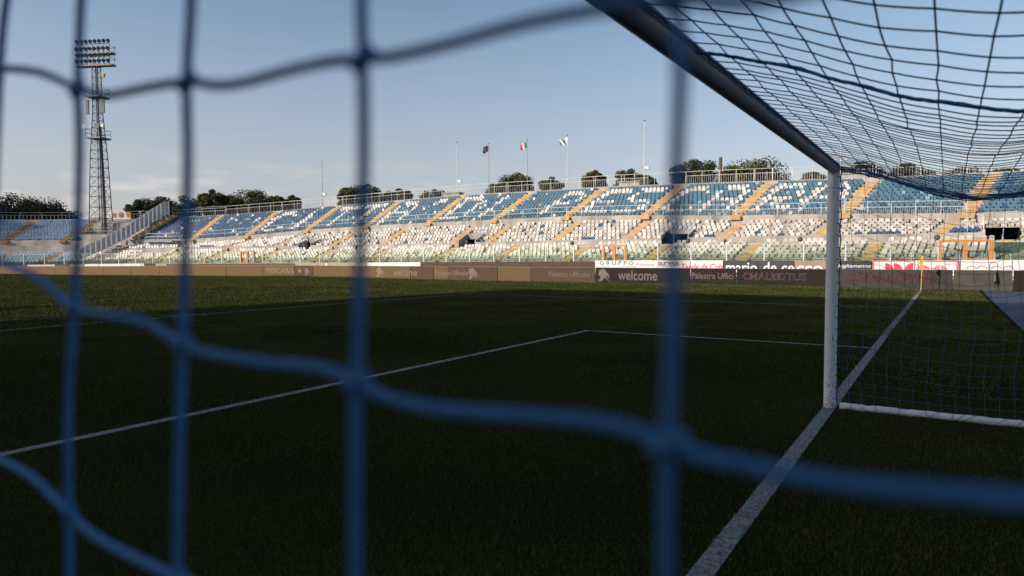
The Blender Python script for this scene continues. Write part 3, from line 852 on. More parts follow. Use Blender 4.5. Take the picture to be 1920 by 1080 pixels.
# ------------------------------------------------------------------ glass barrier with posts
GP = [-6.3, -3.65, -.5, 2.46, 5.4, 8.33, 11.25, 14.2, 17.15, 20.05, 22.95, 25.25, 28.15, 31.1, 34.0, 37.0, 39.95, 42.9, 45.8, 48.8, 51.75, 54.65, 57.5, 60.35, 63.25, 66.1, 68.95, 70.2, 72.4, 75.25, 78.05, 80.75, 83.55, 86.3, 89.05, 91.8, 94.6, 97.4, 100.2, 103.0, 105.8, 108.6, 111.4]
bar = thing("glass_barrier", "long green tinted glass barrier on white posts along the front of the stand", "barrier", (XF, 40, 1.1))
GATES = [(-3.65, -.5), (22.95, 25.25), (70.2, 72.4)]
def gtop(s): return 2.48 + LOW(s)
for i, s in enumerate(GP):
    zb, zt = 1.1 + LOW(s), gtop(s) + .03
    b = MB(); p, t, n = F3(s, 0); b.box(p + ZAX * (zb + zt) / 2, t, n, ZAX, .045, .05, (zt - zb) / 2); b.build("post", M["white_steel"], bar)
    if i + 1 < len(GP):
        s2 = GP[i + 1]
        if (s, s2) in GATES: continue
        sa, sb_ = s + .06, s2 - .06
        b = MB()
        b.hexa([P3(sa, -.008, 1.15 + LOW(sa)), P3(sb_, -.008, 1.15 + LOW(sb_)), P3(sb_, .008, 1.15 + LOW(sb_)), P3(sa, .008, 1.15 + LOW(sa)),
                P3(sa, -.008, gtop(sa) - .05), P3(sb_, -.008, gtop(sb_) - .05), P3(sb_, .008, gtop(sb_) - .05), P3(sa, .008, gtop(sa) - .05)])
        b.build("pane", M["glass"] if s < 95 else M["glass_clear"], bar)
        b = MB(); b.tube([P3(sa, 0, gtop(sa)), P3(sb_, 0, gtop(sb_))], .022, 5); b.build("rail", M["white_steel"], bar)
        b = MB(); b.tube([P3(s, .06, zb + .05), P3(s, .42, zb + .05), P3(s, .06, zb + .75)], .018, 4); b.build("brace", M["white_steel"], bar)
for (a, c), lab, ztp in zip(GATES, ("wide orange gate frame at the right end of the glass barrier", "orange double gate frame above the GRUPPO board", "small distant orange gate frame in the glass barrier"), (2.62, 2.55, 2.32)):
    g = thing("gate_frame", lab, "gate", P3((a + c) / 2, 0, 1.1), "orange gates in the glass barrier")
    zb = 1.05 + LOW(a); mid = (a + c) / 2
    for s, w in ((a + .11, .10), (mid - .07, .06), (mid + .07, .06), (c - .11, .10)):
        b = MB(); p, t, n = F3(s, -.02); b.box(p + ZAX * (zb + ztp) / 2, t, n, ZAX, w, .08, (ztp - zb) / 2); b.build("jamb", M["gate"], g)
    for s0, s1 in ((a, mid), (mid, c)):
        b = MB(); p, t, n = F3((s0 + s1) / 2, -.02); b.box(p + ZAX * (ztp - .07), t, n, ZAX, (s1 - s0) / 2 - .005, .09, .08); b.build("lintel", M["gate"], g)
    b = MB(); p, t, n = F3((a + mid) / 2, 0); b.box(p + ZAX * (zb + .25), t, n, ZAX, (mid - a) / 2 - .05, .02, .03); b.build("crossbar", M["gate"], g)
    b = MB(); p, t, n = F3(mid, .02); b.box(p + ZAX * (zb + ztp - .3) / 2, t, n, ZAX, (c - a) / 2 - .1, .006, (ztp - .3 - zb) / 2 - .05); b.build("pane", M["glass_clear"], g)
b = MB(); p, t, n = F3(-3.75, -.15); b.tube([p + ZAX * .9, p + ZAX * 1.75], .09, 10); tag(b.build("bollard", M["grey_steel"], at=O3(p)), "short grey metal post at the right foot of the wide orange gate", "post")

# stairs with railing on the right edge
st = thing("side_stair", "stair with dark green railing climbing right of the wide orange gate", "stairs", P3(-5.3, .8, 1.1))
b = MB()
for k in range(8): b.box(P3(-4.1 - .32 * k, 1.1, 1.1 + .09 * k), (1, 0, 0), (0, 1, 0), ZAX, .5, .16, .09 * (k + 1))
b.build("flight", M["concrete_dark"], st)
M["dark_green"] = mat("dark green steel", (.05, .075, .06), .5)
b = MB(); b.tube([P3(-3.8, .5, 1.35), P3(-6.3, .5, 2.65)], .035, 5); b.tube([P3(-3.8, .5, 2.0), P3(-6.3, .5, 3.3)], .035, 5); b.build("handrail", M["dark_green"], st)
b = MB()
for q in np.linspace(0, 1, 12): b.tube([P3(-3.8 - 2.5 * q, .5, 1.3 + 1.3 * q), P3(-3.8 - 2.5 * q, .5, 2.0 + 1.3 * q)], .022, 4)
b.build("balusters", M["dark_green"], st)
b = MB(); b.box(P3(-5.0, 1.75, 1.9), (1, 0, 0), (0, 1, 0), ZAX, .1, 1.2, .55); b.build("side_panel", M["dark_green"], st)

# loudspeakers on brackets above the barrier
for s, lab in ((-.4, "dark round loudspeaker on the barrier by the wide orange gate"), (8.6, "dark round loudspeaker on the barrier just left of the goal post"), (17.4, "dark loudspeaker on the barrier above the red Tende lettering"), (28.3, "dark loudspeaker on the barrier left of the middle orange gate"), (55.0, "dark cone loudspeaker on the barrier above the left tan boards")):
    g = thing("loudspeaker", lab, "loudspeaker", P3(s, 0, 2.4), "loudspeakers on the barrier")
    z = gtop(s) + .33; p, t, n = F3(s, -.06)
    b = MB(); R = .20
    prof = [(.0, -.14), (.12, -.13), (.19, -.05), (.20, .03), (.15, .12), (.06, .18), (0, .2)]
    rings = []
    for r_, ax in prof:
        rings.append([p + ZAX * z - n * ax * -1 + (t * math.cos(a) + ZAX * math.sin(a)) * r_ for a in np.linspace(0, 2 * math.pi, 12, endpoint=False)])
    for a_, c_ in zip(rings[:-1], rings[1:]):
        for j in range(12): b.quad(a_[j], a_[(j + 1) % 12], c_[(j + 1) % 12], c_[j])
    b.build("horn", M["speaker"], g, smooth=True)
    b = MB(); b.tube([p + ZAX * (z - .9), p + ZAX * (z - .45) - t * .1, p + ZAX * (z - .12)], .02, 5); b.tube([p + ZAX * (z - .75), p + t * .12 + ZAX * (z - .4), p + ZAX * (z - .15)], .014, 4); b.build("bracket", M["white_steel"], g)

# ------------------------------------------------------------------ advertising boards
def text_mesh(txt, size, squeeze=1.0, shear=0.0, bold=0.0, outline=False, base=False):
    cu = bpy.data.curves.new("lettering", 'FONT')
    cu.body = txt; cu.size = size; cu.shear = shear; cu.offset = bold
    cu.resolution_u = 3
    cu.align_x = 'CENTER'; cu.align_y = 'BOTTOM_BASELINE' if base else 'CENTER'
    if outline:
        cu.fill_mode = 'NONE'; cu.bevel_depth = .014; cu.bevel_resolution = 0
    o = bpy.data.objects.new("tmp_text", cu); COL.objects.link(o)
    dg = bpy.context.evaluated_depsgraph_get(); dg.update()
    me = bpy.data.meshes.new_from_object(o.evaluated_get(dg))
    bpy.data.objects.remove(o); bpy.data.curves.remove(cu)
    if squeeze != 1.0:
        for v in me.vertices: v.co.x *= squeeze
    return me
def place_text(par, txt, s, d, z, size, mt, width=None, **kw):
    me = text_mesh(txt, size, **kw)
    if not len(me.vertices): return
    if width:
        xs = [v.co.x for v in me.vertices]; w = max(xs) - min(xs)
        for v in me.vertices: v.co.x *= width / w
    me.materials.clear(); me.materials.append(mt)
    p, t, n = F3(s, d)
    mm = Matrix.Identity(4); x, y, zz = -t, ZAX, -n
    q = p + ZAX * z - np.array(ORG[par])
    for r in range(3): mm[r][0], mm[r][1], mm[r][2], mm[r][3] = x[r], y[r], zz[r], q[r]
    o = bpy.data.objects.new("lettering", me); COL.objects.link(o); o.parent = par; o.matrix_local = mm
    ORG[o] = ORG[par]
    return o
def place_poly(par, name, pts, s, d, z, mt):
    """flat printed shape; pts (right, up) in metres"""
    p, t, n = F3(s, d); b = MB()
    b.add([p - t * x + ZAX * (z + y) for x, y in pts], [tuple(range(len(pts)))])
    return b.build(name, mt, par)
def board(name, label, sa, sb_, d, z0, z1, mt, group=None, zoff=None, frame=True):
    """a panel between arc positions sa<sb_; its front face looks to the pitch"""
    g = (zoff or (lambda s: 0))
    o = thing(name, label, "advertising board", P3((sa + sb_) / 2, d, z0 + g((sa + sb_) / 2)), group)
    e = .012
    b = MB()
    b.hexa([P3(sa + e, d, z0 + g(sa)), P3(sb_ - e, d, z0 + g(sb_)), P3(sb_ - e, d + .05, z0 + g(sb_)), P3(sa + e, d + .05, z0 + g(sa)),
            P3(sa + e, d, z1 + g(sa)), P3(sb_ - e, d, z1 + g(sb_)), P3(sb_ - e, d + .05, z1 + g(sb_)), P3(sa + e, d + .05, z1 + g(sa))])
    b.build("face", mt, o)
    if frame:
        b = MB()
        for s in (sa + .1, sb_ - .1):
            b.tube([P3(s, d + .05, z1 + g(s) - .1), P3(s, d + .5, z0 + g(s) + .02), P3(s, d + .06, z0 + g(s) + .02)], .015, 4)
        b.build("support", M["grey_steel"], o)
    return o
# far row, hung on the wall below the glass
B2Z = LOW
D2 = -.32
def far(label, sa, sb_, mt, group=None, z1=1.2):
    return board("advertising_board", label, sa, sb_, D2, .12, z1, mt, group, B2Z, False)
DT = D2 - .006
o = far("white board lettered GRUPPO above the brown boards", 20.0, 25.85, M["white_sign"], z1=1.19)
place_text(o, "G R U P P O", 23.75, DT, .93, .46, M["ink_black"], width=3.25, bold=.006)
place_text(o, "Protezioni", 21.1, DT, .82, .36, M["ink_red"], width=1.75, shear=.25)
place_poly(o, "green_stripe", [(-.55, -.02), (.55, -.02), (.55, .02), (-.55, .02)], 25.05, DT, .66, M["ink_green"])
place_poly(o, "red_stripe", [(-.65, -.02), (.65, -.02), (.65, .02), (-.65, .02)], 22.6, DT, .66, M["ink_red"])
o = far("white board lettered area in grey", 17.13, 20.0, M["white_sign"], z1=1.19)
place_text(o, "area", 19.0, DT, .78, .62, M["ink_grey"], width=1.9, bold=.016, base=True)
place_poly(o, "grey_stripe", [(-.8, -.03), (.8, -.03), (.8, .01), (-.8, .01)], 19.1, DT, .72, M["ink_grey"])
o = far("white board with red handwritten lettering Tende da Cola", 14.4, 17.1, M["white_sign"], z1=1.19)
place_text(o, "Tende da Cola", 16.15, DT - .004, .42, .72, M["ink_red"], width=3.5, shear=.15, bold=.008, base=True)
B = [(11.66, 14.36, M["black"], "black board carrying the first letters of mario de cecco"), (8.95, 11.64, M["dark_grey"], "dark board carrying the word de"), (6.5, 8.93, M["tan_sign"], "tan sheened board carrying the word cecco")]
bs = [far(l, a, c, mt, z1=1.17) for a, c, mt, l in B]
place_text(bs[0], "mario", 12.95, DT, .22, 1.22, M["ink_white"], width=2.45, bold=.014, base=True)
place_text(bs[1], "de ce", 10.1, DT, .22, 1.22, M["ink_white"], width=2.3, bold=.014, base=True)
place_text(bs[2], "cco", 7.85, DT, .22, 1.22, M["ink_white"], width=1.85, bold=.014, base=True)
o = far("black board lettered abbigliamento in white", 3.63, 6.48, M["black"], z1=1.17)
place_text(o, "abbigliamento", 5.0, DT, .78, .38, M["ink_white"], width=2.6, shear=.2)
o = far("pink bordered white board with red half discs", .92, 3.6, M["ink_pink"], z1=1.19)
place_poly(o, "white_field", [(-1.2, -1), (1.32, -1), (1.32, .42), (-1.2, .42)], 2.25, DT, .68, M["white_sign"])
def disc(par, s, z, r, half, mt):
    a = np.linspace(math.pi / 2, math.pi if half < 0 else 0, 9)
    place_poly(par, "half_disc", ([(0, 0)] + [(r * math.cos(q), r * math.sin(q)) for q in a]) if half < 0 else ([(0, 0)] + [(r * math.cos(q), r * math.sin(q)) for q in a][::-1]), s, DT - .004, z, mt)
disc(o, 2.75, .45, .55, 1, M["ink_red"]); disc(o, 2.2, .45, .55, 1, M["ink_red"]); disc(o, 1.0, .45, .55, -1, M["ink_red"])
o = far("white board with coral half discs and a red edge", -1.8, .9, M["white_sign"], z1=1.19)
place_poly(o, "pink_stripe", [(-.45, -.04), (1.6, -.04), (1.6, .04), (-.45, .04)], -.1, DT, 1.13, M["ink_pink"])
place_poly(o, "pink_stripe", [(-.1, -.5), (.1, -.5), (.1, .47), (-.1, .47)], -1.68, DT - .003, .65, M["ink_pink"])
for s, h in ((.45, -1), (.38, 1), (-.6, -1), (-.67, 1)): disc(o, s, .45, .41, h, M["ink_coral"])
place_text(o, "VIVAIO TO", -1.2, DT, .93, .16, M["ink_grey"], width=.7)
o = far("white board with thin brown hoops at the right edge", -4.7, -1.82, M["white_sign"], z1=1.24)
for s in (-2.45, -3.05, -3.85, -4.5):
    b = MB(); p, t, n = F3(s, DT - .01)
    b.tube([p + (-t * math.cos(a) * .27) + ZAX * (.62 + .2 * math.sin(a)) for a in np.linspace(0, math.pi, 12)], .014, 4); b.build("hoop", M["board_brown"], o)
far("plain white board beyond the hooped one", -8.5, -4.72, M["white_sign"], z1=1.24)
# brown stretch, then the boards further left
def chain(sa, sb_, n, mt, label, group, z1=1.12):
    e = np.linspace(sa, sb_, n + 1)
    w_ = ["first", "second", "third", "fourth", "fifth", "sixth", "seventh"]
    for i, (a, c) in enumerate(zip(e[:-1], e[1:])): far(label.format(w_[i]), a, c, mt, group, z1)
chain(25.87, 46.0, 6, M["board_brown"], "plain brown board below the glass, {} to the left of GRUPPO", "brown boards below the glass, middle")
o = far("white board with a thin line of black print at its top edge", 46.05, 53.3, M["white_sign"], z1=1.10)
place_text(o, "FISIO  LAVORI  PLASTIC", 50.0, DT, .90, .28, M["ink_black"], width=4.4)
B = [(60.3, 63.75, "tan board with white letters mario"), (57.5, 60.28, "tan board with white letters de"), (54.9, 57.48, "tan board with white letters cecco"), (53.35, 54.88, "narrow tan board with tiny white print")]
tb = [far(l, a, c, M["tan_sign"], z1=1.09) for a, c, l in B]
for g, tx, s, w in ((tb[0], "mario", 61.8, 2.6), (tb[1], "de", 59.0, 1.4), (tb[2], "cecco", 56.6, 2.6)): place_text(g, tx, s, DT, .25 + LOW(s), 1.15, M["ink_white"], width=w, bold=.014, base=True)
place_text(tb[3], "abbigliamento", 54.1, DT, .65, .3, M["ink_white"], width=1.2)
chain(63.8, 83.7, 6, M["board_tan"], "plain tan board below the glass, {} left of the tan lettered boards", "tan boards below the glass, left", 1.05)
def left(label, a, c, mt): return far(label, a, c, mt, z1=1.12)
left("small cream board at the end of the left board row", 83.8, 85.6, M["tan_sign"])
left("short brown board beside the chequered sign", 85.65, 87.4, M["board_brown"])
o = left("white board with a red and black chequered emblem", 87.45, 91.0, M["white_sign"])
for i in range(7):
    for j in range(3):
        if (i + j) % 2 == 0: place_poly(o, "emblem_square", [(-.12, -.09), (.12, -.09), (.12, .09), (-.12, .09)], 89.6 - .24 * i + .36, DT, .55 + .18 * j - .3 * abs(i - 3) * .25, M["ink_red"] if j == 1 else M["ink_black"])
place_text(o, "66", 87.9, DT, .6, .4, M["ink_red"], width=.5)
o = left("white board with pale red lettering left of the emblem", 91.05, 94.7, M["white_sign"]); place_text(o, "Eligen", 92.6, DT, .55, .36, M["ink_coral"], width=1.5)
o = left("cream board with small red sketch print", 94.75, 97.0, M["white_sign"]); place_text(o, "WEB", 96.0, DT, .55, .5, M["ink_coral"], width=1.2)
B = [(98.9, 100.5, M["black"]), (97.05, 98.88, M["tan_sign"])]
o = left("black board with white letters mario on the far left", 99.2, 101.3, M["black"]); place_text(o, "mario", 100.2, DT, .40, .8, M["ink_white"], width=1.9)
o = left("tan board with white letters de cecco on the far left", 97.05, 99.15, M["tan_sign"]); place_text(o, "de cecco", 98.1, DT, .40, .7, M["ink_white"], width=1.9)
o = left("white board with red repeated word fiero on the far left", 101.35, 105.2, M["white_sign"]); place_text(o, "fiero fiero fiero", 103.2, DT, .50, .62, M["ink_red"], width=3.6, bold=.006)
o = left("blue board with pale lettering at the far left edge", 105.25, 108.9, M["blue_sign"]); place_text(o, "pescara", 107.2, DT, .5, .6, M["seat_pale"], width=2.6)

# near row, standing along the touchline: straight line x = 35.1
class _S: pass
def near_board(label, y0, y1, mt, group=None, h=.95):
    x = 35.1
    o = thing("perimeter_board", label, "perimeter board", (x, (y0 + y1) / 2, gz(x, (y0 + y1) / 2)), group)
    e = .014; b = MB(); za, zb = gz(x, y0) - .02, gz(x, y1) - .02
    b.hexa([(x, y0 + e, za), (x, y1 - e, zb), (x + .06, y1 - e, zb), (x + .06, y0 + e, za), (x, y0 + e, za + h), (x, y1 - e, zb + h), (x + .06, y1 - e, zb + h), (x + .06, y0 + e, za + h)])
    b.build("face", mt, o)
    b = MB()
    for y in (y0 + .3, (y0 + y1) / 2, y1 - .3): b.tube([(x + .06, y, za + h - .1), (x + .6, y, za + .02), (x + .07, y, za + .02)], .018, 4)
    b.build("support", M["grey_steel"], o)
    b = MB(); b.tube([(x + .03, y0 + e, za + h + .008), (x + .03, y1 - e, zb + h + .008)], .012, 4); b.build("top_trim", M["grey_steel"], o)
    return o
def near_text(o, txt, y, z, size, mt, width=None, **kw):
    me = text_mesh(txt, size, **kw)
    if width:
        xs = [v.co.x for v in me.vertices]; w = max(xs) - min(xs)
        for v in me.vertices: v.co.x *= width / w
    me.materials.clear(); me.materials.append(mt)
    org = ORG[o]
    mm = Matrix(((0, 0, -1, 35.1 - .006 - org.x), (-1, 0, 0, y - org.y), (0, 1, 0, gz(35.1, y) + z - org.z), (0, 0, 0, 1)))
    q = bpy.data.objects.new("lettering", me); COL.objects.link(q); q.parent = o; q.matrix_local = mm; ORG[q] = org
def near_emblem(o, y, z, s, mt):
    pts = [(-.5, .05), (-.42, .38), (-.1, .5), (.12, .42), (.2, .28), (.42, .05), (.5, -.3), (.3, -.1), (.12, -.02), (.3, -.28), (.5, -.5), (.05, -.2), (-.2, -.5), (-.5, -.5), (-.3, -.2)]
    b = MB(); b.add([(35.1 - .007, y - a * s, gz(35.1, y) + z + c * s) for a, c in pts], [tuple(range(len(pts)))])
    b.build("dolphin_emblem", mt, o)
nb = near_board
nb("dark plain perimeter board at the right edge", -8.9, -3.62, M["board_dark"])
nb("greenish brown perimeter board behind the corner flag's right side", -3.6, -1.3, M["board_green"])
o = nb("dark streaked perimeter board behind the corner flag", -1.28, 4.0, M["board_patchy"])
near_text(o, "CHALLOTUS", 1.4, .5, .55, M["print_red"], width=3.9, outline=True)
o = nb("dark perimeter board with outlined letters beside the goal post", 4.02, 8.9, M["board_dark"])
near_text(o, "CHALLOTUS", 6.9, .5, .55, M["print_grey"], width=3.3, outline=True)
near_text(o, "H", 8.0, .5, .50, M["print_red"], width=.3); near_text(o, "O", 6.75, .5, .50, M["print_red"], width=.33)
o = nb("brown perimeter board lettered Palestra Ufficiale nearest the goal post", 8.92, 11.5, M["board_dark"])
near_text(o, "Palestra Uffici", 10.25, .5, .5, M["print_pale"], width=2.35)
o = nb("dark brown perimeter board lettered welcome under GRUPPO", 11.52, 17.55, M["board_dark"])
near_text(o, "welcome", 14.75, .46, .85, M["print_grey"], width=2.5, bold=.012)
near_emblem(o, 16.95, .48, .78, M["print_grey"])
o = nb("brown perimeter board lettered Palestra Ufficiale under the glass", 17.57, 22.2, M["board_brown"])
near_text(o, "Palestra Ufficiale", 19.4, .5, .5, M["print_grey"], width=2.95)
nb("pale tan plain perimeter board in the middle", 22.22, 24.85, M["board_tan"])
o = nb("brown perimeter board with grey emblem", 24.87, 29.0, M["board_brown"]); near_emblem(o, 26.9, .47, .8, M["print_grey"])
o = nb("tan perimeter board lettered Palestra Ufficiale", 29.02, 30.4, M["board_tan"])
near_text(o, "Palestra Ufficiale", 28.8, .48, .48, M["print_pale"], width=2.9)
o = nb("tan brown perimeter board finishing the word welcome", 30.42, 32.6, M["board_brown"])
o = nb("tan perimeter board starting the word welcome", 32.62, 38.4, M["board_tan"])
near_text(o, "welcome", 33.1, .46, .8, M["print_pale"], width=2.3, bold=.01); near_emblem(o, 35.6, .48, .75, M["print_pale"])
nb("tan perimeter board right of the PESCARA one", 38.42, 43.0, M["board_tan"])
o = nb("brown tan perimeter board with pale round mark", 43.02, 45.2, M["board_brown"])
near_emblem(o, 43.7, .45, .6, M["print_grey"])
b = MB(); b.add([(35.093, 44.6 - .22 * math.cos(a), gz(35, 44.6) + .5 + .16 * math.sin(a)) for a in np.linspace(0, 2 * math.pi, 14, endpoint=False)], [tuple(range(14))]); b.build("round_mark", M["print_pale"], o)
o = nb("tan perimeter board lettered PESCARA", 45.22, 49.3, M["board_tan"])
near_text(o, "PESCARA", 47.1, .5, .6, M["print_pale"], width=3.5, bold=.012)
e = [49.32, 54.4, 59.7, 65, 70.2, 75.4, 80.6, 86, 91, 96, 101, 106]
for i, (a, c) in enumerate(zip(e[:-1], e[1:])): nb("plain tan perimeter board, %s to the left of the PESCARA board" % ORD[i], a, c - .02, M["board_tan"], "plain tan perimeter boards on the left")
# dark slender shape with a loop, taken for a bag, on the right boards
g = thing("slender_bag", "dark slender bag hanging from a thin loop on the greenish board", "bag", (34.98, -3.05, gz(35, -3)))
b = MB(); x, y = 34.97, -2.95; zb = gz(35, -3)
b.tube([(x - .05, y, zb + .02), (x - .04, y, zb + .3), (x - .02, y + .02, zb + .42), (x, y + .01, zb + .62), (x + .02, y + .02, zb + .95)], [.012, .02, .085, .07, .02], 8); b.build("canopy", M["black"], g)
b = MB(); b.tube([(x + .03, y - .06, zb + .93), (x + .03, y - .07, zb + 1.22), (x + .03, y, zb + 1.30), (x + .03, y + .2, zb + 1.29), (x + .03, y + .24, zb + 1.2), (x + .03, y + .24, zb + .95)], .014, 5); b.build("handle", M["board_brown"], g)

# weeds along the foot of the boards
def weeds():
    b = MB()
    for _ in range(2600):
        y = rng.choice([rng.uniform(-1, 60), rng.normal(46, 2.5), rng.normal(38, 3), rng.normal(8, 4)])
        x = 35.02 - abs(rng.normal(0, .18)); h = rng.uniform(.03, .13) * (1.5 if 36 < y < 48 else 1)
        z = gz(x, y); a = rng.uniform(0, 6.28); q = rng.normal(0, .04, 2)
        b.add([(x - .012 * math.cos(a), y - .02 * math.sin(a), z), (x + .012 * math.cos(a), y + .02 * math.sin(a), z), (x + q[0], y + q[1], z + h)], [(0, 1, 2)])
    tag(b.build("weeds", M["blade"]), "straggly weeds along the foot of the perimeter boards", "weeds", kind="stuff")
weeds()

# ------------------------------------------------------------------ corner flag
g = thing("corner_flag", "yellow corner flag on a yellow pole where the lines meet", "corner flag", (34.0, 0, gz(34, 0)))
b = MB(); b.tube([(34, 0, gz(34, 0) - .05), (34.02, -.02, .7), (34.03, -.06, 1.55)], .02, 8); b.build("pole", M["yellow_pole"], g)
b = MB()
zs = np.linspace(1.02, 1.56, 8); W_ = [.05, .09, .13, .15, .13, .11, .09, .05]
L_ = [(34.03 - .01 * i, -.05, z) for i, z in enumerate(zs)]
for i in range(7):
    for off in (0, .012):
        b.quad((34.03 + off, -.045, zs[i]), (34.03 + off + .05 * math.sin(i), -.045 + W_[i], zs[i] - .02), (34.03 + off + .05 * math.sin(i + 1), -.045 + W_[i + 1], zs[i + 1] - .02), (34.03 + off, -.045, zs[i + 1]))
b.build("flag_cloth", M["flag_yellow"], g)
b = MB(); b.tube([(34, 0, gz(34, 0) - .02), (34, 0, gz(34, 0) + .09)], .032, 8); b.build("base_ring", M["ink_coral"], g)

# ------------------------------------------------------------------ floodlight mast
def mast():
    base = np.array([52.85, 110.3, 0.0])
    # face the mast's panel towards the pitch
    rt = np.array([.42, -.9075, 0]); fwd = np.array([-.9075, -.42, 0])
    g = thing("floodlight_mast", "tall lattice floodlight mast with four rows of lamps beyond the far corner", "floodlight", base)
    H = 30.8
    def wid(z): return float(np.interp(z, [0, 5, 18, 24, H], [1.32, 1.18, .80, .47, .42]))
    cor = [(-1, -1), (1, -1), (1, 1), (-1, 1)]
    def C(k, z): w = wid(z); return base + rt * cor[k][0] * w + fwd * cor[k][1] * w + ZAX * z
    for k in range(4):
        b = MB(); b.tube([C(k, z) for z in (2, 5, 11, 17, 24, H)], .07 if k != 2 else .09, 6); b.build("leg", M["mast_steel"], g)
    b = MB(); zz = [2.0]
    while zz[-1] < H - 1.0: zz.append(zz[-1] + max(1.1, wid(zz[-1]) * 1.55))
    zz[-1] = H
    for i, z in enumerate(zz):
        for k in range(4):
            b.tube([C(k, z), C((k + 1) % 4, z)], .035, 4)
            if i + 1 < len(zz):
                b.tube([C(k, z), C((k + 1) % 4, zz[i + 1])], .022, 4)
                b.tube([C((k + 1) % 4, z), C(k, zz[i + 1])], .022, 4)
    o = b.build("lattice", M["mast_steel"], g); o["kind"] = "stuff"
    b = MB(); lx = .2
    for q in (-.22, .22): b.tube([base + rt * (lx + q) + fwd * .1 + ZAX * 3, base + rt * (lx * .4 + q) + fwd * .1 + ZAX * H], .03, 4)
    for z in np.arange(3.2, H, .38):
        x = lx + (lx * .4 - lx) * (z - 3) / (H - 3); b.tube([base + rt * (x - .22) + fwd * .1 + ZAX * z, base + rt * (x + .22) + fwd * .1 + ZAX * z], .016, 4)
    b.build("ladder", M["grey_steel"], g)
    b = MB()
    for j in range(4): b.tube([base + rt * (.95 + .12 * j) * wid(z) + fwd * .6 * wid(z) + ZAX * z for z in (3, 9, 15, 22)], .05, 5)
    b.build("cable_run", M["black"], g)
    # service platforms with rails
    for z, w in ((19.9, 1.2), (26.2, 1.2)):
        b = MB(); b.box(base + ZAX * z, rt, fwd, ZAX, w, w, .12); p = b.build("platform", M["mast_steel"], g)
        b = MB()
        for a, c in ((-1, -1), (1, -1), (1, 1), (-1, 1)): b.tube([base + rt * a * w + fwd * c * w + ZAX * z, base + rt * a * w + fwd * c * w + ZAX * (z + 1.3)], .035, 4)
        for hh in (.7, 1.3):
            b.tube([base + rt * a * w + fwd * c * w + ZAX * (z + hh) for a, c in ((-1, -1), (1, -1), (1, 1), (-1, 1), (-1, -1))], .03, 4)
        b.build("platform_rail", M["mast_steel"], p)
    # antennas
    for a, z in ((-1.2, 24.6), (1.25, 24.8)):
        b = MB(); b.box(base + rt * a + fwd * .6 + ZAX * z, rt, fwd, ZAX, .22 if a < 0 else .38, .1, 1.1); b.build("panel_antenna", M["antenna_grey"], g)
    for a, z, r_, mt in ((-1.35, 21.6, .36, "white_steel"), (.95, 21.6, .42, "black"), (1.75, 21.6, .22, "grey_steel")):
        b = MB(); c = base + rt * a + fwd * 1.2 + ZAX * z; b.tube([c, c + fwd * .25], [r_ * .5, r_], 12); b.build("dish_antenna", M[mt], g)
    b = MB(); b.box(base + rt * 1.15 + ZAX * 29.5, rt, fwd, ZAX, .2, .2, .25); b.build("junction_box", M["flag_yellow"], g)
    # head frame
    b = MB(); w = 2.75
    for z in (30.95, 32.75): b.box(base + ZAX * z + fwd * .1, rt, fwd, ZAX, w + .3, .55, .12)
    b.build("catwalk", M["mast_steel"], g)
    b = MB()
    for z in (31.65, 32.2, 33.5, 34.15): b.tube([base - rt * w + fwd * .6 + ZAX * z, base + rt * w + fwd * .6 + ZAX * z], .045, 4)
    for x in np.linspace(-w, w, 7):
        b.tube([base + rt * x + fwd * .6 + ZAX * 31, base + rt * x + fwd * .6 + ZAX * 34.2], .04, 4)
        b.tube([base + rt * x - fwd * .45 + ZAX * 31, base + rt * x - fwd * .45 + ZAX * 33.8], .03, 4)
    for x in (-1.8, 0, 1.8):
        b.tube([base + rt * (x - .8) - fwd * .4 + ZAX * 31, base + rt * (x + .8) - fwd * .4 + ZAX * 32.7], .03, 4); b.tube([base + rt * (x + .8) - fwd * .4 + ZAX * 32.8, base + rt * (x - .8) - fwd * .4 + ZAX * 34], .03, 4)
    for z in (31.9, 33.7): b.tube([base + rt * (w + .3) + fwd * .6 + ZAX * z, base + rt * (w + .3) - fwd * .45 + ZAX * z, base - rt * (w + .3) - fwd * .45 + ZAX * z], .03, 4)
    b.build("lamp_rack", M["mast_steel"], g)
    aim = np.array([-.75, -.5, -.45]); aim /= np.linalg.norm(aim)
    me = None
    for r_, z in enumerate((31.55, 32.45, 33.4, 34.5)):
        for i in range(8):
            x = -w + .15 + (2 * w - .3) * i / 7 + (.12 if r_ % 2 else 0)
            c = base + rt * x + fwd * .75 + ZAX * z
            if me is None:
                b = MB(); b.tube([-aim * .3, -aim * .12, aim * .04, aim * .13, aim * .14], [.10, .18, .28, .30, .24], 10)
                b.tube([np.array([0, 0, -.5]), np.array([0, 0, -.1])], .04, 4)
                lamp0 = b.build("floodlight", M["dark_grey"], g, smooth=False); me = lamp0.data
                off = np.array(ORG[g])
                for v in me.vertices: v.co += Vector(off)
                o = lamp0
            else:
                o = lamp0.copy(); COL.objects.link(o); o.parent = g
            o.location = O3(c - base)
mast()
g = thing("orange_banner", "orange cloth banners hung on the rail beside the floodlight mast", "banner", P3(104, 19.1, 8))
for s, w in ((104.6, .3), (103.8, .35), (103.0, .25)):
    b = MB(); z = ZUT(s) + 1.1
    b.hexa([P3(s - w, 19.1, z - .9), P3(s + w, 19.1, z - .8), P3(s + w, 19.14, z - .8), P3(s - w, 19.14, z - .9), P3(s - w, 19.1, z), P3(s + w, 19.1, z), P3(s + w, 19.14, z), P3(s - w, 19.14, z)]); b.build("cloth", M["gate"], g)
b = MB()
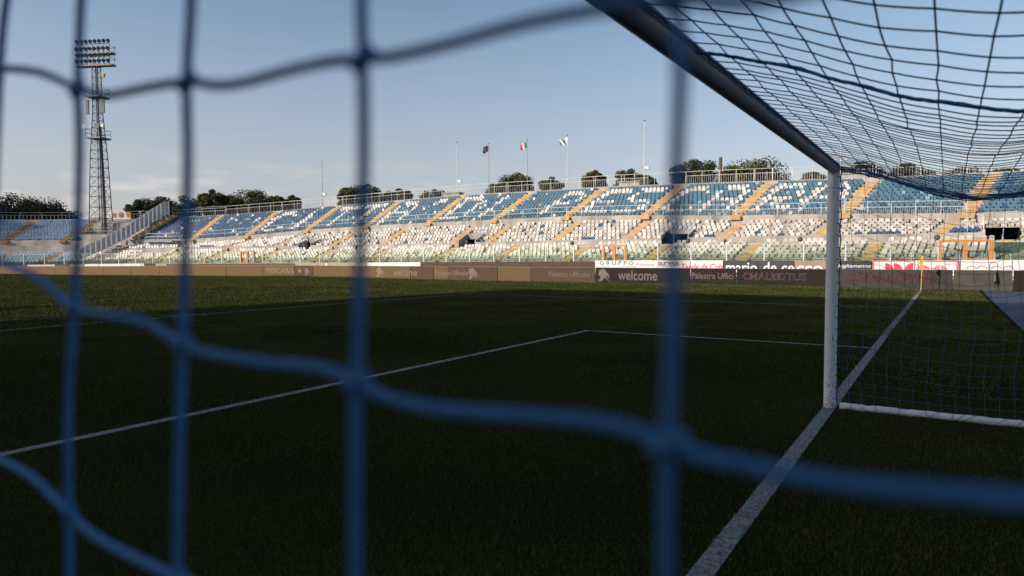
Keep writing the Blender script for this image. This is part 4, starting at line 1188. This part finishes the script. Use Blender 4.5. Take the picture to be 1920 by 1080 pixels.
for s in (101.8, 100.9, 100.1):
    p, t, n = F3(s, 19.6); b.tube([p + ZAX * 7.6, p + ZAX * 8.9], .05, 5); b.box(p + ZAX * 8.9, t, n, ZAX, .28, .1, .05); b.box(p + ZAX * 8.4, t, n, ZAX, .2, .05, .04)
tag(b.build("turnstile_row", M["grey_steel"], at=O3(P3(101, 19.6, 7.5))), "row of small grey frames on the top edge right of the mast", "frames")

# ------------------------------------------------------------------ flagpoles and flags
def pole(u, vtop, label, d=22.3, r=.055, lamp=False, mt=None):
    X = XF + d
    # along the back of the stand: find s on the curve for this bearing
    best = min((abs(project(P3(s, d, 9))[0] - u), s) for s in np.arange(-8, 110, .02))
    s = best[1]; p = P3(s, d, 0)
    w = (p - EYE) @ FW; z = EYE[2]
    for _ in range(12):
        q = np.array([p[0], p[1], z]); uu, vv, ww = project(q); z += (vv - vtop) * ww / FPX
    g = thing("flagpole" if not lamp else "lamp_pole", label, "pole", p)
    b = MB(); b.tube([p + ZAX * -.5, p + ZAX * (z * .6), p + ZAX * z], [r, r, r * .55], 8); b.build("pole", mt or M["white_steel"], g)
    b = MB(); b.tube([p + ZAX * z, p + ZAX * (z + .12)], r * 1.1, 8); b.build("finial", M["dark_grey"], g)
    if lamp:
        zl = ZUT(s) + 2.6
        _, t, n = F3(s, d)
        b = MB(); b.box(p - t * .25 + ZAX * zl, t, n, ZAX, .28, .1, .05); b.tube([p - t * -.3 + ZAX * zl, p - t * .4 + ZAX * zl], .03, 4); b.build("lamp_arm", M["grey_steel"], g)
        b = MB(); b.box(p - t * .42 + ZAX * (zl - .16), t, n, ZAX, .2, .14, .12); b.build("lamp_head", M["white_steel"], g)
    return p, z
def flag(p, z, label, mats, stripes, length=.85, height=.85, droop=.35, stars=False):
    # hangs and blows towards the left in the photo (+y)
    g = thing("flag", label, "flag", p + ZAX * z)
    NX, NZ = 12, 6
    dirv = np.array([-.25, .97, 0])
    def pt(i, j):
        f = i / NX; h = j / NZ
        wob = .16 * math.sin(f * 8 + h * 2.2) * f ** .6
        return p + dirv * (.06 + length * f * (1 - .12 * h)) + np.array([.97, .25, 0]) * wob + ZAX * (z - .15 - height * h - droop * f ** 1.2 * (1 + .15 * math.sin(f * 5)))
    b = MB()
    for i in range(NX):
        for j in range(NZ):
            b.quad(pt(i, j), pt(i + 1, j), pt(i + 1, j + 1), pt(i, j + 1), stripes(i / NX, j / NZ))
    b.build("cloth", mats, g, smooth=True)
    if stars:
        b = MB()
        for k in range(12):
            a = k / 12 * 2 * math.pi
            c = (pt(6, 3) + np.array([-.05, 0, 0])) + dirv * .2 * math.cos(a) + ZAX * .22 * math.sin(a)
            b.add([c + dirv * .035 * math.cos(q) + ZAX * .035 * math.sin(q) for q in (1.57, 3.67, 5.76)], [(0, 1, 2)])
        b.build("stars", M["star_yellow"], g)
pole(605, 304, "thin bare lamp pole behind the left part of the stand", lamp=True, r=.06, mt=M["grey_steel"])
pole(858, 268, "bare white pole with a small lamp, left of the flags", lamp=True, r=.075)
p, z = pole(917, 270, "grey pole flying the navy flag", r=.055, mt=M["grey_steel"])
flag(p, z, "navy blue flag with a ring of yellow stars", [M["navy_cloth"]], lambda f, h: 0, stars=True)
p, z = pole(989, 263, "grey pole flying the green white and red flag", r=.055, mt=M["grey_steel"])
flag(p, z, "green white and red tricolour flag", [M["green_cloth"], M["white_cloth"], M["red_cloth"]], lambda f, h: 0 if f < .33 else (1 if f < .66 else 2), length=.95)
p, z = pole(1064, 255, "white pole flying the pale striped flag", r=.065)
flag(p, z, "white flag with diagonal blue grey stripes", [M["white_cloth"], M["seat_blue"], M["dark_grey"]], lambda f, h: 1 if .5 < f + h * .6 < .75 else (2 if 1.0 < f + h * .6 < 1.2 else 0), length=1.05)
pole(1208, 227, "tall bare white pole with a small lamp, right of the flags", lamp=True, r=.085)
pole(1576, 200, "thin white pole seen through the goal net", lamp=True, r=.06)

# ------------------------------------------------------------------ trees behind the stands
def tree(label, u, vtop, wpx, rngm, hratio=.55, mt="pine", n=9500, group="umbrella pines behind the stands", flat=.7, place=None):
    if place:
        top = np.array(place[:3], float); W2 = place[3] / 2
    else:
        top = at_range(u, vtop - 3, rngm)
        W2 = wpx * 1.18 * ((top - EYE) @ FW) / FPX / 2
    Hc = W2 * 2 * (hratio + .25)
    cz = top[2] - Hc * .5
    g = thing("pine_tree", label, "tree", (top[0], top[1], -1.4), group)
    cx, cy = top[0], top[1]
    b = MB()
    b.tube([(cx + .4, cy, -1.4), (cx + .15, cy + .1, cz * .5), (cx, cy, cz)], [.42, .34, .22], 8)
    for k in range(6):
        a = k * 1.05 + rng.random(); b.tube([(cx, cy, cz - Hc * .45), (cx + .35 * W2 * math.cos(a), cy + .35 * W2 * math.sin(a), cz - Hc * .1), (cx + .75 * W2 * math.cos(a), cy + .75 * W2 * math.sin(a), cz + Hc * .1)], [.2, .13, .06], 6)
    b.build("trunk", M["trunk"], g)
    # crown: lumps over a flattened dome, filled with leaf-sized faces
    nl = 46
    lumps = []
    for _ in range(nl):
        a = rng.uniform(0, 2 * math.pi); r = math.sqrt(rng.random()) * .82
        hz = (1 - r * r) ** .5
        zz = rng.uniform(-.55, .80) * hz
        lumps.append((cx + W2 * r * math.cos(a), cy + W2 * r * math.sin(a), cz + zz * Hc * .5, W2 * rng.uniform(.24, .40)))
    lumps.append((cx, cy, top[2] - W2 * .2, W2 * .25))
    per = n // len(lumps)
    vs_, fs_ = [], []
    for lx, ly, lz, lr in lumps:
        d = rng.normal(size=(per, 3)); d /= np.linalg.norm(d, axis=1)[:, None]
        rad = lr * rng.uniform(.25, 1.06, per) ** .6
        c = np.array([lx, ly, lz]) + d * rad[:, None] * [1, 1, flat]
        a = rng.normal(size=(per, 3)); e1 = np.cross(d, a); e1 /= np.linalg.norm(e1, axis=1)[:, None] + 1e-9
        e2 = np.cross(d + .7 * rng.normal(size=(per, 3)), e1); e2 /= np.linalg.norm(e2, axis=1)[:, None] + 1e-9
        sz = rng.uniform(.13, .29, per)[:, None] * (.6 + .04 * W2)
        o = len(vs_)
        quad = np.stack([c - e1 * sz, c + e2 * sz * .6, c + e1 * sz, c - e2 * sz * .6], 1).reshape(-1, 3)
        vs_.extend(map(tuple, quad)); fs_.extend((o + 4 * i, o + 4 * i + 1, o + 4 * i + 2, o + 4 * i + 3) for i in range(per))
    b = MB(); b.v = vs_; b.f = fs_; b.m = [0] * len(fs_)
    b.build("crown", M[mt], g)
TALL = []
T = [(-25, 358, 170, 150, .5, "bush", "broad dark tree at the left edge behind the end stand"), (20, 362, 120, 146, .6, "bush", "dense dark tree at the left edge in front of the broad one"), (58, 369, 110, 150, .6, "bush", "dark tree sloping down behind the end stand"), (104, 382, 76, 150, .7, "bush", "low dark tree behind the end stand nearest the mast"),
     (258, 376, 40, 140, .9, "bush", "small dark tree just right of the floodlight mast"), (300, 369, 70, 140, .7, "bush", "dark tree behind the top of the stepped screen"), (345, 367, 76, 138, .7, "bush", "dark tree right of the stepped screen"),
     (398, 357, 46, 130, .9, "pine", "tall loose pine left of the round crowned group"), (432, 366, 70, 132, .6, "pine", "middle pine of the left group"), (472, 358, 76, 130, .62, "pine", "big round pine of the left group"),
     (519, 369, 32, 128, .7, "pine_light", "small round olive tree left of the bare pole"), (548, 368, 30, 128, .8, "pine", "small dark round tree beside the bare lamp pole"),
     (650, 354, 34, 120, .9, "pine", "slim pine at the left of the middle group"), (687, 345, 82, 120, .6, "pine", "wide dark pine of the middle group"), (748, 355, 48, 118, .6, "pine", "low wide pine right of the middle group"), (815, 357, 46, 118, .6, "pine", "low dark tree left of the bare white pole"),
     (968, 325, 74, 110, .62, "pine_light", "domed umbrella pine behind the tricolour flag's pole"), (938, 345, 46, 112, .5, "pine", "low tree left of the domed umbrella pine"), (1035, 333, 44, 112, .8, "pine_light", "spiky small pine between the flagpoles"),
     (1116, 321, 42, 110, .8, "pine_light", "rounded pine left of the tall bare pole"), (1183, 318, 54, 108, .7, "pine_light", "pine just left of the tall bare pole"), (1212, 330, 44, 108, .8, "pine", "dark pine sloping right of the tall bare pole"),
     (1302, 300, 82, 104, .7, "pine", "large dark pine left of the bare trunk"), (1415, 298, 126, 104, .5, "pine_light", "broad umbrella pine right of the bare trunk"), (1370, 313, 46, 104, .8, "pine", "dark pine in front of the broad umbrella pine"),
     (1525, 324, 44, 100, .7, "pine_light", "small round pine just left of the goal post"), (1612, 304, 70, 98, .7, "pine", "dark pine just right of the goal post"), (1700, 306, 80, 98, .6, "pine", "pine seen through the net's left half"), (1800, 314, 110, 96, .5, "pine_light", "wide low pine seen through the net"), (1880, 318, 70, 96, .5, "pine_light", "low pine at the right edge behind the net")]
# unseen pines added left of view to keep the evening sun off the end stand
for i, (x, y, zt, w_) in enumerate([(30, 141, 23, 11), (19, 149, 24, 12), (7, 146, 25, 12), (-6, 151, 25, 13), (-18, 147, 26, 13), (-31, 153, 26, 13), (12, 158, 27, 12), (-12, 162, 28, 13)]):
    d = np.array([x, y, zt]) - EYE; wz = d @ FW
    TALL.append((x, y, zt, w_))
for u, vt, wp, rg, hr, mt, lab in T: tree(lab, u, vt, wp, rg, hr, mt)
for i_, q in enumerate(TALL): tree("unseen pine added to shade the end stand, %s beyond the left edge" % ORD[i_], 0, 0, 0, 0, .7, "bush", 5000, "unseen shade pines beyond the left edge", place=q)
p = at_range(1351, 295, 100)
b = MB(); b.tube([(p[0], p[1], -1.4), (p[0], p[1], p[2] * .6), (p[0], p[1], p[2])], [.3, .27, .24], 10); tag(b.build("bare_trunk", M["trunk"], at=(p[0], p[1], -1.4)), "bare brown trunk standing between the two large pines", "trunk")

# ------------------------------------------------------------------ goal
goal = thing("football_goal", "white football goal with round posts and crossbar", "goal", (0, 0, 0))
for sx, x in ((1, 3.72), (-1, -3.88)):
    b = MB()
    b.tube([(x, 0, -.15), (x, 0, .06), (x, 0, 1.2), (x, 0, 2.30), (x, 0, 2.49)], .06, 28)
    po = b.build("post", M["goal_white"], goal, smooth=True)
    b = MB(); b.tube([(x, 0, 2.285), (x, 0, 2.290)], .0606, 28, cap=False); b.build("joint_ring", M["dark_line"], po)
    for z in (2.395, 2.18):
        b = MB(); a = -2.35 if sx > 0 else -.8
        c = np.array([x + .0595 * math.cos(a), .0595 * math.sin(a), z]); dd = np.array([math.cos(a), math.sin(a), 0]); b.tube([c, c + dd * .003], .006, 8); b.build("screw", M["scuff"], po)
    b = MB()
    for _ in range(60):
        z = abs(rng.normal(.10, .34)) + .02; a = rng.uniform(-3.6, -1.2); h = rng.uniform(.003, .016) * (1 if z > .1 else 1.4); wv = rng.uniform(.03, .09)
        if z > .95: continue
        b.quad(*[(x + .0606 * math.cos(a + q), .0606 * math.sin(a + q), z + e) for q, e in ((-wv, -h), (wv, -h * .6), (wv * .7, h), (-wv * .8, h * .7))])
    z, a = .74, -2.7
    b.quad(*[(x + .0608 * math.cos(a + q), .0608 * math.sin(a + q), z + e) for q, e in ((-.08, -.03), (.08, -.025), (.05, .035), (-.04, .03))])
    b.build("scuff_mark", M["scuff"], po)
b = MB(); b.tube([(-3.88, 0, 2.5), (-1.2, 0, 2.5), (1.2, 0, 2.5), (3.72, 0, 2.5)], .06, 28); cb = b.build("crossbar", M["bar_shade"], goal, smooth=True)
for x in (.30, -1.4):
    b = MB(); b.tube([(x, 0, 2.5), (x + .006, 0, 2.5)], .0607, 28, cap=False); b.build("joint_ring", M["dark_line"], cb)
b = MB(); b.tube([(3.72, 0, 2.44), (3.72, 0, 2.5), (3.70, 0, 2.52)], [.0602, .0602, .05], 28); b.build("corner_joint", M["goal_white"], cb, smooth=True)
for sx in (1, -1):
    b = MB(); pts = []
    for i in range(40):
        y = -.1 - 1.95 * i / 39; pts.append((3.70 * sx, y, .033 + .002 * math.sin(i * .9)))
    rr = [.037 * (1 + .05 * math.sin(i * 2.1) + .04 * rng.standard_normal()) for i in range(40)]
    b.tube(pts, rr, 12); b.build("ground_bar", M["bar_wrap"], goal, smooth=True)
b = MB(); b.tube([(-3.7, -2.08, .045), (3.7, -2.08, .045)], .043, 12); b.build("ground_bar", M["bar_wrap"], goal, smooth=True)

# net: a sagging roof, two sides and a back, with lacing where the panels meet
net = thing("goal_net", "blue goal net hung from the crossbar and posts", "net", (0, -1, 0))
YR = [0.0, -.25, -.49, -.8, -1.09, -1.22, -1.5, -2.05, -2.3]
ZR = [2.505, 2.45, 2.37, 2.235, 2.15, 2.13, 2.14, 2.28, 2.30]
def roof_z(x, y):
    z = float(np.interp(-y, [-q for q in YR], ZR))
    bell = .02 * math.sin(x * 1.7) * (-y)
    return z + bell
def soft(pts, r, b, n=5): b.tube(pts, r, n, cap=False)
JX = {}
def roof_pt(i, j, x0, x1, nx, ny):
    x = x0 + (x1 - x0) * i / nx; y = -.065 - (2.0 - .065) * j / ny
    key = (round(x0, 2), i, j)
    if key not in JX: JX[key] = rng.normal(0, .0022, 3)
    q = JX[key] * (0 if j in (0, ny) else 1)
    return np.array([x + q[0] + .02 * math.sin(j * .4), y + q[1], roof_z(x, y) + q[2] * .8 - .003 * math.sin(i * 1.3)])
def grid_net(fn, nx, ny, r, b, sag, lines_i=True, lines_j=True, sub=3):
    if lines_i:
        for i in range(nx + 1):
            pts = []
            for j in range(ny):
                a, c = fn(i, j), fn(i, j + 1)
                for k in range(sub): f = k / sub; pts.append(a + (c - a) * f - ZAX * sag * 4 * f * (1 - f))
            pts.append(fn(i, ny)); soft(pts, r, b)
    if lines_j:
        for j in range(ny + 1):
            pts = []
            for i in range(nx):
                a, c = fn(i, j), fn(i + 1, j)
                for k in range(sub): f = k / sub; pts.append(a + (c - a) * f - ZAX * sag * 4 * f * (1 - f))
            pts.append(fn(nx, j)); soft(pts, r, b)
XL = -1.08
for x0, x1, nx in ((-3.72, XL, 15), (XL, 3.72, 36)):
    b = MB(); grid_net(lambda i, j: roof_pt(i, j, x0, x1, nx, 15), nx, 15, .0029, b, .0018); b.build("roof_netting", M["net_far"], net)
b = MB(); soft([(x, -.066, 2.505 + .003 * math.sin(x * 31)) for x in np.arange(-3.8, 3.7, .05)], .006, b); b.build("head_rope", M["net_far"], net)
b = MB()        # lacing rope between the roof panels, frayed
pts = [np.array([XL + .02 * math.sin(q * 9), -.05 - 1.95 * q, roof_z(XL, -.05 - 1.95 * q) - .003 + .004 * math.sin(q * 40)]) for q in np.linspace(0, 1, 60)]
for ph in range(3):
    b.tube([p + .0045 * np.array([math.cos(i * 1.1 + ph * 2.1), 0, math.sin(i * 1.1 + ph * 2.1)]) for i, p in enumerate(pts)], .0042, 5)
b.build("lacing_rope", M["net"], net)
def side_pt(sx, i, j, ny=17, nz=19):
    y = -.07 - 1.98 * i / ny; top = roof_z(3.72, y); z = .05 + (top - .05) * j / nz
    bow = .16 * math.sin(math.pi * min(1, j / nz)) * math.sin(math.pi * min(1, i / ny * 1.0))
    key = ("s", sx, i, j)
    if key not in JX: JX[key] = rng.normal(0, .004, 3)
    q = JX[key]
    dip = -.14 * math.sin(math.pi * i / ny) * (1 - abs(2 * j / nz - 1)) ** .5 * .6
    return np.array([3.735 * sx + sx * bow * .5 + q[0], y + q[1] + .02 * math.sin(j * .5), z + dip + q[2]])
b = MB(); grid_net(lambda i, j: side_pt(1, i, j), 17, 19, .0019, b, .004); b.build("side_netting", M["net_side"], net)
b = MB()        # bunched seam between roof and far side
for ph in range(9):
    o_ = rng.normal(0, .011, 2)
    b.tube([np.array([3.73 + o_[0] + .012 * math.sin(q * 23 + ph), -.06 - 1.95 * q, roof_z(3.72, -.06 - 1.95 * q) + o_[1] + .014 * math.sin(q * 17 + ph * 1.7)]) for q in np.linspace(0, 1, 40)], .0042, 5)
b.build("seam_rope", M["net"], net)
b = MB()
for j in range(0, 20):
    z = .1 + 2.3 * j / 19
    b.tube([(3.72 + .062 * math.cos(a), .062 * math.sin(a), z + .008 * math.sin(a * 2)) for a in np.linspace(-2.2, -.2, 7)], .005, 4)
soft([(3.745, -.068 + .006 * math.sin(q * 60), .06 + 2.4 * q) for q in np.linspace(0, 1, 60)], .006, b)
b.build("post_lacing", M["net_far"], net)
b = MB()
for i in range(15):
    y = -.15 - 1.85 * i / 14 + rng.normal(0, .03); sl_ = rng.normal(0, .05)
    b.tube([(3.70 + .041 * math.cos(a), y + sl_ * (a - 1.5), .034 + .041 * math.sin(a)) for a in np.linspace(-.6, 3.7, 9)], .0022, 4)
b.build("bar_lacing", M["net"], net)["kind"] = "stuff"
b = MB()
def back_pt(i, j): return np.array([-3.72 + 7.44 * i / 60, -2.05 - .03 * math.sin(j), .05 + 2.22 * j / 18])
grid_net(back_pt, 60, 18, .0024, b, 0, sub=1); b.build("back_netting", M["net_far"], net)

# near side panel: this is the netting right in front of the lens (it bellies outwards)
XN = -3.913
def catmull(P, n=7):
    P = [np.asarray(p, float) for p in P]; out = []
    for i in range(len(P) - 1):
        a, b_, c, d = P[max(i - 1, 0)], P[i], P[i + 1], P[min(i + 2, len(P) - 1)]
        for k in range(n):
            t = k / n
            out.append(.5 * ((2 * b_) + (-a + c) * t + (2 * a - 5 * b_ + 4 * c - d) * t * t + (-a + 3 * b_ - 3 * c + d) * t ** 3))
    out.append(P[-1]); return out
ROWS = [[(-200, 110), (-60, 150), (0, 130), (60, 133), (100, 145), (145, 166), (200, 178), (270, 165), (350, 153), (405, 160), (455, 155), (550, 130), (620, 115), (680, 110), (740, 105), (850, 80), (950, 52), (1050, 30), (1180, 8), (1268, -6), (1400, 4), (1600, -40)],
        [(-200, 400), (-60, 455), (0, 490), (60, 515), (100, 545), (140, 577), (200, 591), (270, 604), (342, 645), (400, 665), (500, 681), (600, 691), (668, 716), (720, 744), (800, 765), (900, 775), (1000, 782), (1100, 790), (1190, 808), (1252, 832), (1320, 857), (1400, 874), (1500, 895), (1600, 910), (1750, 925), (1920, 940), (2300, 985)],
        [(-200, 790), (-60, 838), (0, 862), (60, 895), (130, 962), (170, 1000), (230, 1035), (332, 1083), (450, 1130), (650, 1190)]]
b = MB(); RN = .0025
for R_ in ROWS:
    P = [on_plane(u, v, 0, XN) for u, v in R_]
    b.tube(catmull(P, 5), RN, 8)
COLS = [[(22, -60), (8, 30), (0, 130), (-8, 300), (-14, 490), (-16, 700), (-20, 862), (-22, 1100)], [(156, -60), (150, 40), (146, 166), (149, 260), (146, 420), (139, 577), (128, 760), (129, 962), (132, 1160)],
        [(361, -60), (357, 30), (350, 153), (352, 300), (347, 480), (342, 645), (336, 860), (332, 1083), (330, 1180)], [(679, -60), (678, 20), (680, 110), (682, 300), (674, 520), (668, 716), (666, 900), (667, 1160)],
        [(1262, -90), (1268, -6), (1276, 120), (1268, 330), (1262, 560), (1252, 832), (1248, 980), (1250, 1180)]]
for R_ in COLS:
    P = [on_plane(u, v, 0, XN) for u, v in R_]
    b.tube(catmull(P, 5), RN, 8)
# knots where the twine crosses
for ri, ci, u, v in [(0, 1, 145, 166), (0, 2, 350, 153), (0, 3, 680, 110), (0, 4, 1268, -6), (1, 1, 140, 577), (1, 2, 342, 645), (1, 3, 668, 716), (1, 4, 1252, 832), (2, 1, 130, 962), (2, 2, 332, 1083)]:
    c = on_plane(u, v, 0, XN)
    b.tube([c + np.array([0, -.006, .003]), c + np.array([0, -.002, .001]), c + np.array([0, .002, -.001]), c + np.array([0, .006, -.003])], [.0022, .0038, .0038, .0022], 8)
b.build("near_side_netting", M["net"], net, smooth=True)
